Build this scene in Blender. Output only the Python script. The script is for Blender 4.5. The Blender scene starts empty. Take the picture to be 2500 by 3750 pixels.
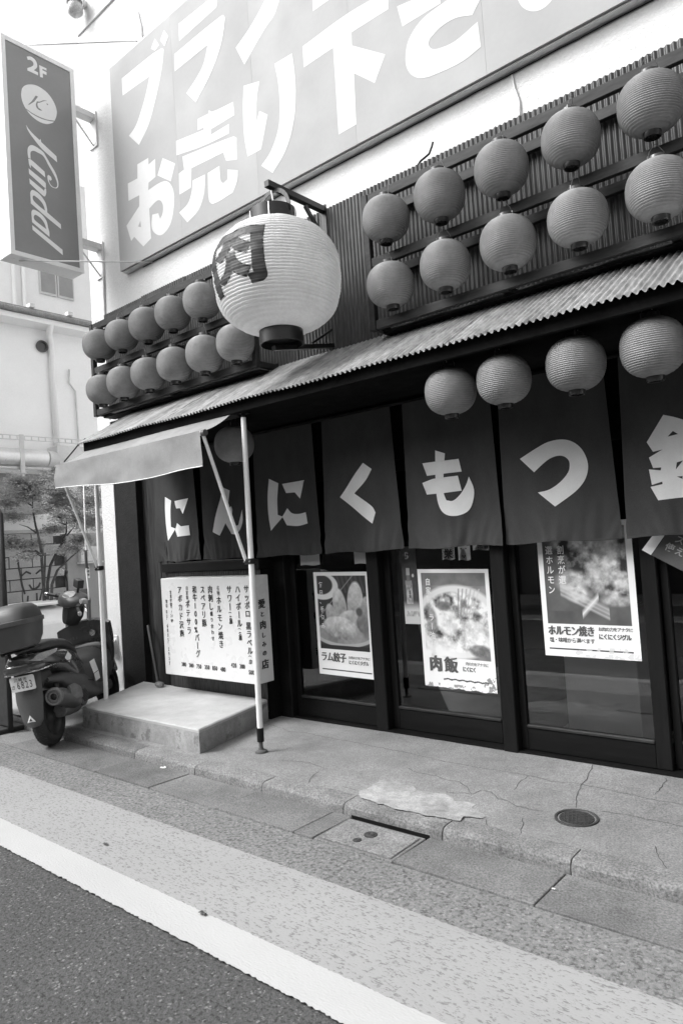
import bpy, bmesh, math, random
import numpy as np
from mathutils import Vector, Matrix, noise
from mathutils.geometry import delaunay_2d_cdt
random.seed(7)
R = math.radians
scene = bpy.context.scene
C = scene.collection

# ------------------------------------------------------------------ camera
cam_data = bpy.data.cameras.new("camera")
cam = bpy.data.objects.new("camera", cam_data)
C.objects.link(cam)
right = Vector((0.76467, 0.64092, -0.06718))
down = Vector((-0.07733, -0.01223, -0.99693))
fwd = Vector((-0.63977, 0.76751, 0.04021))
cam.matrix_world = Matrix(((right.x, -down.x, -fwd.x, 0.0), (right.y, -down.y, -fwd.y, 0.0),
                           (right.z, -down.z, -fwd.z, 1.5), (0, 0, 0, 1)))
cam_data.sensor_fit = 'VERTICAL'
cam_data.sensor_height = 36.0
cam_data.lens = 24.19
cam_data.clip_start = 0.05
cam_data.clip_end = 1000.0
scene.camera = cam

# ------------------------------------------------------------------ sky, sun, exposure (bright hazy overcast, black and white)
SUN_DIR = Vector((-0.50, -0.61, 0.85)).normalized()
elev = math.asin(SUN_DIR.z)
world = bpy.data.worlds.new("World")
scene.world = world
world.use_nodes = True
wn, wl = world.node_tree.nodes, world.node_tree.links
wn.clear()
sky = wn.new("ShaderNodeTexSky")
sky.sky_type = 'NISHITA'
sky.sun_disc = False
sky.sun_elevation = elev
sky.sun_rotation = math.atan2(SUN_DIR.x, SUN_DIR.y)
sky.dust_density = 5.0
sky.air_density = 1.5
tobw = wn.new("ShaderNodeRGBToBW")
bg = wn.new("ShaderNodeBackground")
bg.inputs['Strength'].default_value = 0.15
wo = wn.new("ShaderNodeOutputWorld")
wl.new(sky.outputs[0], tobw.inputs[0])
wl.new(tobw.outputs[0], bg.inputs['Color'])
wl.new(bg.outputs[0], wo.inputs['Surface'])
sun_data = bpy.data.lights.new("sun", 'SUN')
sun_data.energy = 0.85
sun_data.angle = R(22)
sun_data.color = (1.0, 1.0, 1.0)
sun = bpy.data.objects.new("sun", sun_data)
C.objects.link(sun)
sun.rotation_euler = SUN_DIR.to_track_quat('Z', 'Y').to_euler()
sun.location = (-20, -20, 30)
vs = scene.view_settings
vs.view_transform = 'Standard'
vs.look = 'None'
vs.gamma = 1.0
vs.use_curve_mapping = False
vs.exposure = 1.33

# ------------------------------------------------------------------ helpers
ORG = {}          # object -> world position of the thing it belongs to


def tag(o, label=None, cat=None, group=None, kind=None):
    if label: o["label"] = label
    if cat: o["category"] = cat
    if group: o["group"] = group
    if kind: o["kind"] = kind
    return o


def thing(name, loc, label=None, cat=None, group=None, kind=None, rot=None):
    o = bpy.data.objects.new(name, None)
    o.empty_display_size = 0.1
    C.objects.link(o)
    o.location = loc
    if rot is not None:
        o.rotation_euler = rot
    ORG[o] = Vector(loc) if rot is None else Vector((0, 0, 0))
    return tag(o, label, cat, group, kind)


class MB:
    """collects geometry in world coordinates (or in a thing's own coordinates) for ONE mesh object"""
    def __init__(s):
        s.v, s.f = [], []

    def add(s, vs_, fs):
        b = len(s.v)
        s.v += [tuple(p) for p in vs_]
        s.f += [tuple(i + b for i in f) for f in fs]
        return s

    def box(s, x0, x1, y0, y1, z0, z1):
        return s.add([(x0, y0, z0), (x1, y0, z0), (x1, y1, z0), (x0, y1, z0), (x0, y0, z1), (x1, y0, z1), (x1, y1, z1), (x0, y1, z1)],
                     [(0, 3, 2, 1), (4, 5, 6, 7), (0, 1, 5, 4), (1, 2, 6, 5), (2, 3, 7, 6), (3, 0, 4, 7)])

    def bar(s, p0, p1, w, h, up=(0, 0, 1)):
        p0, p1 = Vector(p0), Vector(p1)
        d = (p1 - p0).normalized()
        up = Vector(up)
        if abs(d.dot(up)) > 0.98:
            up = Vector((0, 1, 0))
        a = d.cross(up).normalized() * (w / 2)
        b = a.cross(d).normalized() * (h / 2)
        q = [p0 - a - b, p0 + a - b, p0 + a + b, p0 - a + b]
        return s.add(q + [x + (p1 - p0) for x in q], [(0, 3, 2, 1), (4, 5, 6, 7), (0, 1, 5, 4), (1, 2, 6, 5), (2, 3, 7, 6), (3, 0, 4, 7)])

    def tube(s, pts, r, n=8, caps=True):
        pts = [Vector(p) for p in pts]
        rr = r if isinstance(r, (list, tuple)) else [r] * len(pts)
        ring, ref = [], None
        for i, p in enumerate(pts):
            d = (pts[min(i + 1, len(pts) - 1)] - pts[max(i - 1, 0)]).normalized()
            if ref is None:
                ref = d.orthogonal().normalized()
            a = (ref - d * ref.dot(d))
            a = a.normalized() if a.length > 1e-5 else d.orthogonal().normalized()
            ref = a
            b = d.cross(a)
            ring += [p + (a * math.cos(2 * math.pi * k / n) + b * math.sin(2 * math.pi * k / n)) * rr[i] for k in range(n)]
        fs = []
        for i in range(len(pts) - 1):
            for k in range(n):
                fs.append((i * n + k, i * n + (k + 1) % n, (i + 1) * n + (k + 1) % n, (i + 1) * n + k))
        if caps:
            fs.append(tuple(reversed(range(n))))
            fs.append(tuple((len(pts) - 1) * n + k for k in range(n)))
        return s.add(ring, fs)

    def lathe(s, prof, n=32, c=(0, 0, 0), axis='z', wob=None):
        """prof: (radius, height) from one end to the other"""
        c = Vector(c)
        vs_ = []
        for i, (r, h) in enumerate(prof):
            for k in range(n):
                t = 2 * math.pi * k / n
                rr = r + (wob(t, h) if wob else 0.0)
                x, y = rr * math.cos(t), rr * math.sin(t)
                vs_.append(c + (Vector((x, y, h)) if axis == 'z' else Vector((h, x, y)) if axis == 'x' else Vector((x, h, y))))
        fs = []
        for i in range(len(prof) - 1):
            for k in range(n):
                fs.append((i * n + k, i * n + (k + 1) % n, (i + 1) * n + (k + 1) % n, (i + 1) * n + k))
        return s.add(vs_, fs)

    def grid(s, fn, nu, nv):
        vs_ = [fn(i / nu, j / nv) for j in range(nv + 1) for i in range(nu + 1)]
        fs = [(j * (nu + 1) + i, j * (nu + 1) + i + 1, (j + 1) * (nu + 1) + i + 1, (j + 1) * (nu + 1) + i) for j in range(nv) for i in range(nu)]
        return s.add(vs_, fs)

    def loft(s, secs, n=20, caps=True):
        """super-elliptic rings along x: (x, y centre, z centre, half width, half height, power)"""
        vs_ = []
        for (x, yc, zc, hw, hh, p) in secs:
            for k in range(n):
                t = 2 * math.pi * k / n
                cc, ss = math.cos(t), math.sin(t)
                vs_.append((x, yc + hw * math.copysign(abs(cc) ** (2 / p), cc), zc + hh * math.copysign(abs(ss) ** (2 / p), ss)))
        fs = []
        for i in range(len(secs) - 1):
            for k in range(n):
                fs.append((i * n + k, i * n + (k + 1) % n, (i + 1) * n + (k + 1) % n, (i + 1) * n + k))
        if caps:
            fs.append(tuple(reversed(range(n))))
            fs.append(tuple((len(secs) - 1) * n + k for k in range(n)))
        return s.add(vs_, fs)

    def prism(s, poly, f0, f1):
        """poly: 2-D outline, f0 / f1 map a 2-D point to the front and the back face"""
        n = len(poly)
        vs_ = [f0(p) for p in poly] + [f1(p) for p in poly]
        fs = [tuple(range(n)), tuple(reversed(range(n, 2 * n)))]
        fs += [(i, n + i, n + (i + 1) % n, (i + 1) % n) for i in range(n)]
        return s.add(vs_, fs)

    def build(s, name, mat, parent=None, smooth=False, bevel=0.0, local=False, auto=None):
        o0 = ORG.get(parent, Vector((0, 0, 0))) if (parent is not None and not local) else Vector((0, 0, 0))
        me = bpy.data.meshes.new(name)
        me.from_pydata([(p[0] - o0.x, p[1] - o0.y, p[2] - o0.z) for p in s.v], [], s.f)
        bm = bmesh.new()
        bm.from_mesh(me)
        if bevel:
            bmesh.ops.bevel(bm, geom=list(bm.edges), offset=bevel, segments=1, affect='EDGES', clamp_overlap=True)
        bmesh.ops.recalc_face_normals(bm, faces=bm.faces)
        if auto:
            for e in bm.edges:
                if len(e.link_faces) == 2 and e.calc_face_angle(0) > R(auto):
                    e.smooth = False
        for f in bm.faces:
            f.smooth = smooth
        bm.to_mesh(me)
        bm.free()
        me.materials.append(mat)
        o = bpy.data.objects.new(name, me)
        C.objects.link(o)
        if parent is not None:
            o.parent = parent
        ORG[o] = o0
        return o


def copy_tree(o, parent=None):
    c = o.copy()
    C.objects.link(c)
    c.parent = parent
    for ch in list(o.children):
        copy_tree(ch, c)
    return c


def inside(pt, loops):
    x, y = pt
    k = False
    for L in loops:
        n = len(L)
        j = n - 1
        for i in range(n):
            xi, yi = L[i]
            xj, yj = L[j]
            if (yi > y) != (yj > y) and x < (xj - xi) * (y - yi) / (yj - yi) + xi:
                k = not k
            j = i
    return k


def rounded(loop, sharp=48):
    """a traced outline with its gentle bends drawn as curves; true corners stay corners"""
    P = [Vector(p) for p in loop]
    n = len(P)
    if n < 7:
        return loop
    corner = []
    for i in range(n):
        d0, d1 = P[i] - P[i - 1], P[(i + 1) % n] - P[i]
        corner.append(d0.length < 1e-6 or d1.length < 1e-6 or abs(d0.angle_signed(d1, 0.0)) > R(sharp))
    out = []
    for i in range(n):
        j = (i + 1) % n
        p, q = P[i], P[j]
        L_ = (q - p).length
        def tang(k, seg):
            if corner[k]:
                return seg
            d = (P[(k + 1) % n] - P[k - 1])
            return d.normalized() * L_ if d.length > 1e-6 else seg
        t0, t1 = tang(i, q - p), tang(j, q - p)
        for s_ in range(4):
            u = s_ / 4
            h0, h1, h2, h3 = 2 * u ** 3 - 3 * u ** 2 + 1, u ** 3 - 2 * u ** 2 + u, -2 * u ** 3 + 3 * u ** 2, u ** 3 - u ** 2
            r = p * h0 + t0 * h1 + q * h2 + t1 * h3
            out.append((r.x, r.y))
    return out


def fill(loops, step=0.05):
    """triangles of a flat outline with holes, evenly cut so that it can follow a curved surface"""
    vs_, es = [], []
    for L in loops:
        b = len(vs_)
        n = len(L)
        for i in range(n):
            p, q = Vector(L[i]), Vector(L[(i + 1) % n])
            m = max(1, int((q - p).length / step))
            for k in range(m):
                vs_.append(p.lerp(q, k / m))
        m = len(vs_)
        es += [(i, i + 1 if i + 1 < m else b) for i in range(b, m)]
    xs = [p.x for p in vs_]
    ys = [p.y for p in vs_]
    y = min(ys) + step * 0.51
    r = 0
    while y < max(ys):
        x = min(xs) + step * (0.3 + 0.5 * (r % 2))
        while x < max(xs):
            if inside((x, y), loops):
                vs_.append(Vector((x, y)))
            x += step
        y += step
        r += 1
    ov, oe, of = delaunay_2d_cdt(vs_, es, [], 0, 1e-5)[:3]
    tr = []
    for f in of:
        cx = sum(ov[i].x for i in f) / len(f)
        cy = sum(ov[i].y for i in f) / len(f)
        if inside((cx, cy), loops):
            tr.append(tuple(f))
    return [(p.x, p.y) for p in ov], tr


GLYPH = {}


def glyph(ch, bold=0.0):
    key = (ch, bold)
    if key not in GLYPH:
        cu = bpy.data.curves.new("glyph", 'FONT')
        cu.body = ch
        cu.offset = bold
        cu.resolution_u = 3
        ob = bpy.data.objects.new("glyph", cu)
        me = ob.to_mesh()
        GLYPH[key] = ([(v.co.x, v.co.y) for v in me.vertices], [tuple(p.vertices) for p in me.polygons])
        ob.to_mesh_clear()
        bpy.data.objects.remove(ob)
        bpy.data.curves.remove(cu)
    return GLYPH[key]


def text2d(items):
    """items: (character, x, y of its lower left, width, height, bold, turned)"""
    V, F = [], []
    for ch, x, y, w, h, bold, turned in items:
        gv, gf = glyph(ch, bold)
        b = len(V)
        for (a, c) in gv:
            c2 = c + 0.12
            if turned:
                a, c2 = 1 - c2, 1 - a
                a = 1 - a
            V.append((x + a * w, y + c2 * h))
        F += [tuple(i + b for i in f) for f in gf]
    return V, F


def column(txt, xc, ztop, size, pitch=None, bold=0.012, squash=1.0):
    """a vertical line of writing; returns items"""
    it = []
    pitch = pitch or size
    z = ztop
    for ch in txt:
        if ch == ' ':
            z -= pitch * 0.5
            continue
        turned = ch in 'ー〜()（）-~'
        w = size * squash
        if ch.isdigit():
            it.append((ch, xc - w * 0.29, z - size, w, size, bold, False))
        else:
            it.append((ch, xc - w / 2, z - size, w, size, bold, turned))
        z -= pitch
    return it


def row(txt, x0, y0, size, pitch=None, bold=0.012, squash=1.0):
    it = []
    x = x0
    for ch in txt:
        if ch != ' ':
            it.append((ch, x, y0, size * squash, size, bold, False))
        x += (pitch or (size * squash * (0.6 if ch.isascii() else 1.0)))
    return it


def lettering(name, items, fmap, mat, parent, local=False, fat=0.0, nrm=(0, -0.00025, 0)):
    V, F = text2d(items)
    m = MB()
    for k, s_ in enumerate((0,) if not fat else (0, -1, 1)):       # heavier strokes: the outline laid down three times
        m.add([tuple(c + n * k for c, n in zip(fmap((p[0] + s_ * fat, p[1] + s_ * fat * 0.35)), nrm)) for p in V], F)
    return m.build(name, mat, parent, local=local)


# ------------------------------------------------------------------ materials (black and white photograph: all greys)
def newmat(name):
    m = bpy.data.materials.new(name)
    m.use_nodes = True
    nt = m.node_tree
    b = nt.nodes["Principled BSDF"]
    return m, nt, nt.nodes, nt.links, b


def coords(nt, scale=(1, 1, 1), rand=True):
    tc = nt.nodes.new("ShaderNodeTexCoord")
    mp = nt.nodes.new("ShaderNodeMapping")
    mp.inputs['Scale'].default_value = scale
    nt.links.new(tc.outputs['Object'], mp.inputs['Vector'])
    if rand:
        oi = nt.nodes.new("ShaderNodeObjectInfo")
        ml = nt.nodes.new("ShaderNodeMath")
        ml.operation = 'MULTIPLY'
        ml.inputs[1].default_value = 37.0
        nt.links.new(oi.outputs['Random'], ml.inputs[0])
        cb = nt.nodes.new("ShaderNodeCombineXYZ")
        for k in range(3):
            nt.links.new(ml.outputs[0], cb.inputs[k])
        nt.links.new(cb.outputs[0], mp.inputs['Location'])
    return mp.outputs[0]


def noise_node(nt, vec, scale, detail=5.0, rough=0.55):
    n = nt.nodes.new("ShaderNodeTexNoise")
    n.inputs['Scale'].default_value = scale
    n.inputs['Detail'].default_value = detail
    n.inputs['Roughness'].default_value = rough
    nt.links.new(vec, n.inputs['Vector'])
    return n.outputs['Fac']


def ramp(nt, fac, stops):
    r = nt.nodes.new("ShaderNodeValToRGB")
    e = r.color_ramp.elements
    while len(e) < len(stops):
        e.new(0.5)
    for k, (p, v) in enumerate(stops):
        e[k].position = p
        e[k].color = (v, v, v, 1)
    nt.links.new(fac, r.inputs[0])
    return r.outputs[0]


def mult(nt, a, b):
    m = nt.nodes.new("ShaderNodeMix")
    m.data_type = 'RGBA'
    m.blend_type = 'MULTIPLY'
    m.inputs[0].default_value = 1.0
    nt.links.new(a, m.inputs[6])
    nt.links.new(b, m.inputs[7])
    return m.outputs[2]


def surf(name, col, rough=0.8, var=0.12, vscale=3.0, fine=0.08, fscale=60.0, bump=0.15, bscale=90.0, bdist=0.004,
         metal=0.0, spec=0.5, stretch=(1, 1, 1), coat=0.0, wear=None, trans=0.0, stain=None, vary=0.0):
    """a grey surface: slow stains, fine grain and a little relief"""
    m, nt, N, L, b = newmat(name)
    v = coords(nt, stretch)
    a = ramp(nt, noise_node(nt, v, vscale, 6, 0.6), [(0.25, max(0, col * (1 - var))), (0.75, min(1, col * (1 + var)))])
    g = ramp(nt, noise_node(nt, v, fscale, 3, 0.6), [(0.25, 1 - fine * 2), (0.7, 1.0)])
    c = mult(nt, a, g)
    if stain:                                   # slow dirty clouds of two sizes
        for sc_, lo_ in stain:
            c = mult(nt, c, ramp(nt, noise_node(nt, v, sc_, 7, 0.62), [(0.36, lo_), (0.58, 1.0)]))
    if vary:                                    # each copy faded a little differently
        oi = N.new("ShaderNodeObjectInfo")
        c = mult(nt, c, ramp(nt, oi.outputs['Random'], [(0.0, 1 - vary), (1.0, 1.0)]))
    if wear:                                    # (threshold, grey, scale): worn or dirty flecks with a shape of their own
        th, wc, ws = wear
        k = ramp(nt, noise_node(nt, v, ws, 8, 0.65), [(th, 0.0), (min(0.999, th + 0.05), 1.0)])
        mx = N.new("ShaderNodeMix")
        mx.data_type = 'RGBA'
        L.new(k, mx.inputs[0])
        L.new(c, mx.inputs[6])
        mx.inputs[7].default_value = (wc, wc, wc, 1)
        c = mx.outputs[2]
    L.new(c, b.inputs['Base Color'])
    b.inputs['Metallic'].default_value = metal
    b.inputs['Specular IOR Level'].default_value = spec
    b.inputs['Coat Weight'].default_value = coat
    rr = ramp(nt, noise_node(nt, v, vscale * 2.3, 4), [(0.3, max(0.02, rough - 0.08)), (0.7, min(1, rough + 0.08))])
    L.new(rr, b.inputs['Roughness'])
    if bump:
        bp = N.new("ShaderNodeBump")
        bp.inputs['Strength'].default_value = bump
        bp.inputs['Distance'].default_value = bdist
        L.new(noise_node(nt, v, bscale, 4, 0.6), bp.inputs['Height'])
        L.new(bp.outputs[0], b.inputs['Normal'])
    if trans:
        tr = N.new("ShaderNodeBsdfTranslucent")
        L.new(c, tr.inputs['Color'])
        mx = N.new("ShaderNodeMixShader")
        mx.inputs[0].default_value = trans
        L.new(b.outputs[0], mx.inputs[1])
        L.new(tr.outputs[0], mx.inputs[2])
        L.new(mx.outputs[0], N["Material Output"].inputs['Surface'])
    return m


def asphalt(name, lo, mid, hi, scale, bump=0.8):
    m, nt, N, L, b = newmat(name)
    v = coords(nt, rand=False)
    vo = N.new("ShaderNodeTexVoronoi")
    vo.inputs['Scale'].default_value = scale
    L.new(v, vo.inputs['Vector'])
    sep = N.new("ShaderNodeSeparateColor")
    L.new(vo.outputs['Color'], sep.inputs[0])
    st = ramp(nt, sep.outputs[0], [(0.0, mid * 0.85), (0.55, mid), (0.93, mid * 1.15), (0.985, hi)])
    gap = ramp(nt, noise_node(nt, v, scale * 0.55, 4, 0.7), [(0.34, lo / mid), (0.52, 1.0)])
    sl = ramp(nt, noise_node(nt, v, 1.7, 4), [(0.3, 0.88), (0.7, 1.06)])
    L.new(mult(nt, mult(nt, st, gap), sl), b.inputs['Base Color'])
    b.inputs['Roughness'].default_value = 0.92
    b.inputs['Specular IOR Level'].default_value = 0.3
    bp = N.new("ShaderNodeBump")
    bp.inputs['Strength'].default_value = bump
    bp.inputs['Distance'].default_value = 0.006
    L.new(noise_node(nt, v, scale * 0.6, 3, 0.7), bp.inputs['Height'])
    L.new(bp.outputs[0], b.inputs['Normal'])
    return m


def painted(name, col, pit, th, scale, stretch=(0.6, 1.4, 1)):
    """traffic paint laid over coarse asphalt: pits of bare asphalt show through"""
    m, nt, N, L, b = newmat(name)
    v = coords(nt, stretch, rand=False)
    n1 = noise_node(nt, v, scale, 5, 0.62)
    k = ramp(nt, n1, [(th - 0.05, pit), (th + 0.03, col)])
    sl = ramp(nt, noise_node(nt, v, 1.3, 5), [(0.3, 0.9), (0.7, 1.04)])
    L.new(mult(nt, k, sl), b.inputs['Base Color'])
    b.inputs['Roughness'].default_value = 0.8
    b.inputs['Specular IOR Level'].default_value = 0.3
    bp = N.new("ShaderNodeBump")
    bp.inputs['Strength'].default_value = 0.45
    bp.inputs['Distance'].default_value = 0.005
    L.new(n1, bp.inputs['Height'])
    L.new(bp.outputs[0], b.inputs['Normal'])
    return m


def glassmat(name, tint=0.86, ior=1.5, rough=0.01):
    m, nt, N, L, b = newmat(name)
    N.remove(b)
    t = N.new("ShaderNodeBsdfTransparent")
    t.inputs[0].default_value = (tint, tint, tint, 1)
    g = N.new("ShaderNodeBsdfGlossy")
    g.inputs['Roughness'].default_value = rough
    fr = N.new("ShaderNodeFresnel")
    fr.inputs['IOR'].default_value = ior
    mx = N.new("ShaderNodeMixShader")
    L.new(fr.outputs[0], mx.inputs[0])
    L.new(t.outputs[0], mx.inputs[1])
    L.new(g.outputs[0], mx.inputs[2])
    L.new(mx.outputs[0], N["Material Output"].inputs['Surface'])
    return m


def printmat(name):
    m, nt, N, L, b = newmat(name)
    at = N.new("ShaderNodeAttribute")
    at.attribute_name = "print"
    L.new(at.outputs['Color'], b.inputs['Base Color'])
    b.inputs['Roughness'].default_value = 0.45
    return m


MT = {}
MT['lane'] = asphalt("asphalt_lane", 0.028, 0.088, 0.20, 120, 1.3)
MT['shoulder'] = asphalt("asphalt_shoulder", 0.07, 0.19, 0.27, 95, 1.0)
MT['white_line'] = painted("white_line", 0.41, 0.30, 0.30, 90)
MT['band'] = painted("pale_band", 0.295, 0.17, 0.43, 75)
MT['gutter'] = surf("gutter_concrete", 0.235, 0.9, 0.22, 1.6, 0.36, 110, 0.8, 190, 0.004, stain=((1.6, 0.78), (7, 0.86)), wear=(0.72, 0.38, 70))
MT['kerb'] = surf("kerb_concrete", 0.31, 0.9, 0.25, 3.0, 0.38, 100, 0.9, 170, 0.005, stain=((2.5, 0.72), (14, 0.85)))
MT['pavement'] = surf("pavement_concrete", 0.31, 0.88, 0.2, 1.2, 0.30, 110, 0.7, 120, 0.004, stain=((1.1, 0.78), (4.5, 0.84), (26, 0.9)))
MT['yard'] = surf("yard_concrete", 0.42, 0.9, 0.2, 1.4, 0.14, 120, 0.3, 120, 0.003)
MT['patch'] = surf("mortar_patch", 0.43, 0.9, 0.25, 7, 0.2, 120, 0.6, 60, 0.006, stain=((5, 0.68), (16, 0.78)))
MT['crack'] = surf("crack", 0.06, 0.95, 0.3, 20, 0.1, 90, 0)
MT['step'] = surf("step_concrete", 0.46, 0.85, 0.10, 3, 0.08, 120, 0.3, 140, 0.003, stain=((2.2, 0.9), (9, 0.9)))
MT['step_side'] = surf("step_side", 0.40, 0.9, 0.22, 5, 0.12, 90, 0.35, 90, 0.004, wear=(0.55, 0.18, 6), stain=((3, 0.75), (11, 0.8)))
MT['white_wall'] = surf("white_stucco", 0.68, 0.9, 0.05, 1.5, 0.06, 60, 0.9, 55, 0.008)
MT['wall_far'] = surf("pale_render", 0.93, 0.9, 0.07, 0.8, 0.03, 40, 0.2, 40, 0.004)
MT['dark_stucco'] = surf("dark_stucco", 0.015, 0.75, 0.25, 4, 0.15, 60, 0.8, 55, 0.006, wear=(0.72, 0.25, 60), spec=0.2)
MT['dark_wood'] = surf("dark_wood", 0.007, 0.6, 0.4, 6, 0.25, 40, 0.35, 60, 0.003, stretch=(1, 1, 0.12), wear=(0.74, 0.2, 24), spec=0.2)
MT['dark_rail'] = surf("dark_rail", 0.006, 0.55, 0.4, 6, 0.25, 40, 0.35, 60, 0.003, stretch=(0.12, 1, 1), wear=(0.76, 0.22, 20), spec=0.2)
MT['rack_wood'] = surf("stained_rack_wood", 0.034, 0.6, 0.5, 5, 0.3, 50, 0.4, 60, 0.003, stretch=(0.2, 1, 1), wear=(0.72, 0.12, 12), spec=0.25)
MT['board'] = surf("stained_board", 0.05, 0.7, 0.5, 5, 0.35, 50, 0.5, 60, 0.003, stretch=(1, 1, 0.08), wear=(0.72, 0.17, 14), spec=0.15)
MT['corr_dark'] = surf("weathered_corrugated_steel", 0.09, 0.42, 0.35, 3.5, 0.25, 60, 0.1, 60, 0.002, metal=0.35, stretch=(1, 1, 0.15))
MT['corr_eave'] = surf("galvanised_eave_sheet", 0.55, 0.42, 0.4, 4, 0.3, 50, 0.12, 50, 0.002, metal=0.45, stretch=(1, 0.2, 0.2))
MT['black'] = surf("black_paint", 0.010, 0.5, 0.3, 5, 0.1, 60, 0.1, 60, 0.002, spec=0.2)
MT['soffit'] = surf("black_soffit", 0.010, 0.9, 0.3, 4, 0.2, 40, 0.2, 40, spec=0.06)
MT['black_metal'] = surf("black_metal", 0.02, 0.35, 0.3, 8, 0.1, 60, 0.05, 60, 0.001, metal=0.3)
MT['steel'] = surf("bright_steel", 0.6, 0.25, 0.2, 8, 0.08, 80, 0.03, 80, 0.001, metal=0.9)
MT['white_paint'] = surf("white_enamel", 0.82, 0.35, 0.05, 6, 0.03, 60, 0.04, 80, 0.001, wear=(0.78, 0.45, 30))
MT['lantern'] = surf("lantern_paper", 0.265, 0.6, 0.2, 7, 0.08, 60, 0.2, 35, 0.003, stain=((6, 0.86),), vary=0.16)
MT['lantern_ring'] = surf("lantern_ring", 0.03, 0.3, 0.3, 10, 0.1, 60, 0.03, 60, 0.001)
MT['lantern_white'] = surf("white_lantern_paper", 0.88, 0.6, 0.1, 6, 0.05, 60, 0.35, 14, 0.006, trans=0.42)
MT['ink'] = surf("lantern_ink", 0.015, 0.6, 0.3, 14, 0.1, 60, 0.1, 40, 0.002)
MT['noren'] = surf("noren_cotton", 0.07, 0.95, 0.2, 5, 0.18, 420, 0.25, 500, 0.001, spec=0.1, stretch=(1, 1, 0.5))
MT['noren_print'] = surf("noren_print", 0.80, 0.95, 0.07, 7, 0.06, 300, 0.2, 400, 0.001, spec=0.1)
MT['canvas'] = surf("awning_canvas", 0.345, 0.9, 0.12, 2.5, 0.10, 200, 0.3, 260, 0.001, spec=0.15, trans=0.15, stain=((2.4, 0.86), (9, 0.9)))
MT['sign_grey'] = surf("sign_sheet_grey", 0.31, 0.7, 0.05, 1.2, 0.02, 30, 0.04, 3, 0.004)
MT['sign_white'] = surf("sign_letter_white", 0.56, 0.7, 0.03, 1.2, 0.02, 30, 0.0)
MT['blade_face'] = surf("blade_sign_face", 0.25, 0.18, 0.06, 1.5, 0.02, 40, 0.03, 3, 0.004)
MT['blade_white'] = surf("blade_letter_white", 0.85, 0.5, 0.03, 1.2, 0.02, 30, 0.0)
MT['menu'] = surf("menu_acrylic", 0.70, 0.3, 0.04, 2, 0.02, 40, 0.0)
MT['menu_ink'] = surf("menu_ink", 0.035, 0.5, 0.2, 20, 0.05, 60, 0.0)
MT['paper'] = surf("paper", 0.80, 0.7, 0.05, 5, 0.03, 60, 0.1, 20, 0.002)
MT['paper_dim'] = surf("old_paper", 0.42, 0.8, 0.1, 6, 0.05, 60, 0.1, 20, 0.002)
MT['grey_ink'] = surf("grey_ink", 0.10, 0.6, 0.3, 60, 0.1, 60, 0.0, wear=(0.66, 0.5, 45))
MT['print'] = printmat("poster_print")
MT['glass'] = glassmat("door_glass", 0.86, 1.75)
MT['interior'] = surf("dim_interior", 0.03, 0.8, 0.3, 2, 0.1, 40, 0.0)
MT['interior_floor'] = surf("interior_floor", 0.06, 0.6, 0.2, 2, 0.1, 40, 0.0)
MT['iron'] = surf("cast_iron", 0.06, 0.6, 0.35, 20, 0.2, 120, 0.5, 90, 0.004, metal=0.3)
MT['sc_body'] = surf("scooter_panel", 0.055, 0.24, 0.12, 4, 0.05, 90, 0.06, 120, 0.001, coat=0.5)
MT['sc_mid'] = surf("scooter_matt_panel", 0.085, 0.42, 0.15, 4, 0.08, 120, 0.12, 160, 0.001)
MT['sc_black'] = surf("scooter_black_plastic", 0.025, 0.5, 0.2, 6, 0.1, 120, 0.15, 160, 0.001)
MT['sc_seat'] = surf("scooter_seat_vinyl", 0.05, 0.5, 0.15, 6, 0.1, 200, 0.2, 220, 0.001)
MT['sc_box'] = surf("scooter_top_box", 0.065, 0.5, 0.1, 4, 0.06, 200, 0.2, 260, 0.001)
MT['rubber'] = surf("tyre_rubber", 0.03, 0.85, 0.3, 8, 0.1, 120, 0.3, 120, 0.002)
MT['lens'] = surf("clear_lens", 0.5, 0.12, 0.3, 40, 0.2, 120, 0.4, 60, 0.002, coat=0.6)
MT['lens_dark'] = surf("tail_lens", 0.07, 0.12, 0.2, 30, 0.1, 120, 0.3, 70, 0.002, coat=0.6)
MT['alu'] = surf("engine_alloy", 0.22, 0.5, 0.3, 12, 0.15, 90, 0.2, 60, 0.002, metal=0.5)
MT['plate'] = surf("licence_plate", 0.75, 0.4, 0.06, 10, 0.03, 60, 0.0)
MT['bark'] = surf("bark", 0.10, 0.9, 0.4, 14, 0.3, 60, 0.8, 40, 0.01)
MT['leaf'] = surf("leaf", 0.5, 0.6, 0.5, 3, 0.1, 40, 0.0, trans=0.3)
MT['block'] = surf("concrete_block", 0.42, 0.9, 0.18, 2.5, 0.12, 90, 0.4, 90, 0.004)
MT['graffiti'] = surf("spray_paint", 0.07, 0.8, 0.3, 12, 0.2, 50, 0.0)
MT['grey_panel'] = surf("grey_panel", 0.34, 0.7, 0.12, 2, 0.05, 40, 0.1, 40)
MT['duct'] = surf("duct_metal", 0.8, 0.35, 0.12, 3, 0.05, 40, 0.05, 30, 0.002, metal=0.6)
MT['light_metal'] = surf("pale_metal", 0.66, 0.5, 0.15, 5, 0.05, 60, 0.05, 40, 0.002)
MT['tile'] = surf("roof_edge", 0.30, 0.8, 0.3, 5, 0.2, 40, 0.4, 30, 0.006)
MT['opp'] = surf("opposite_facade", 0.16, 0.8, 0.15, 0.8, 0.05, 20, 0.1, 30)
MT['opp_dark'] = surf("opposite_shopfront", 0.035, 0.5, 0.2, 1.0, 0.05, 20, 0.0)

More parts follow.
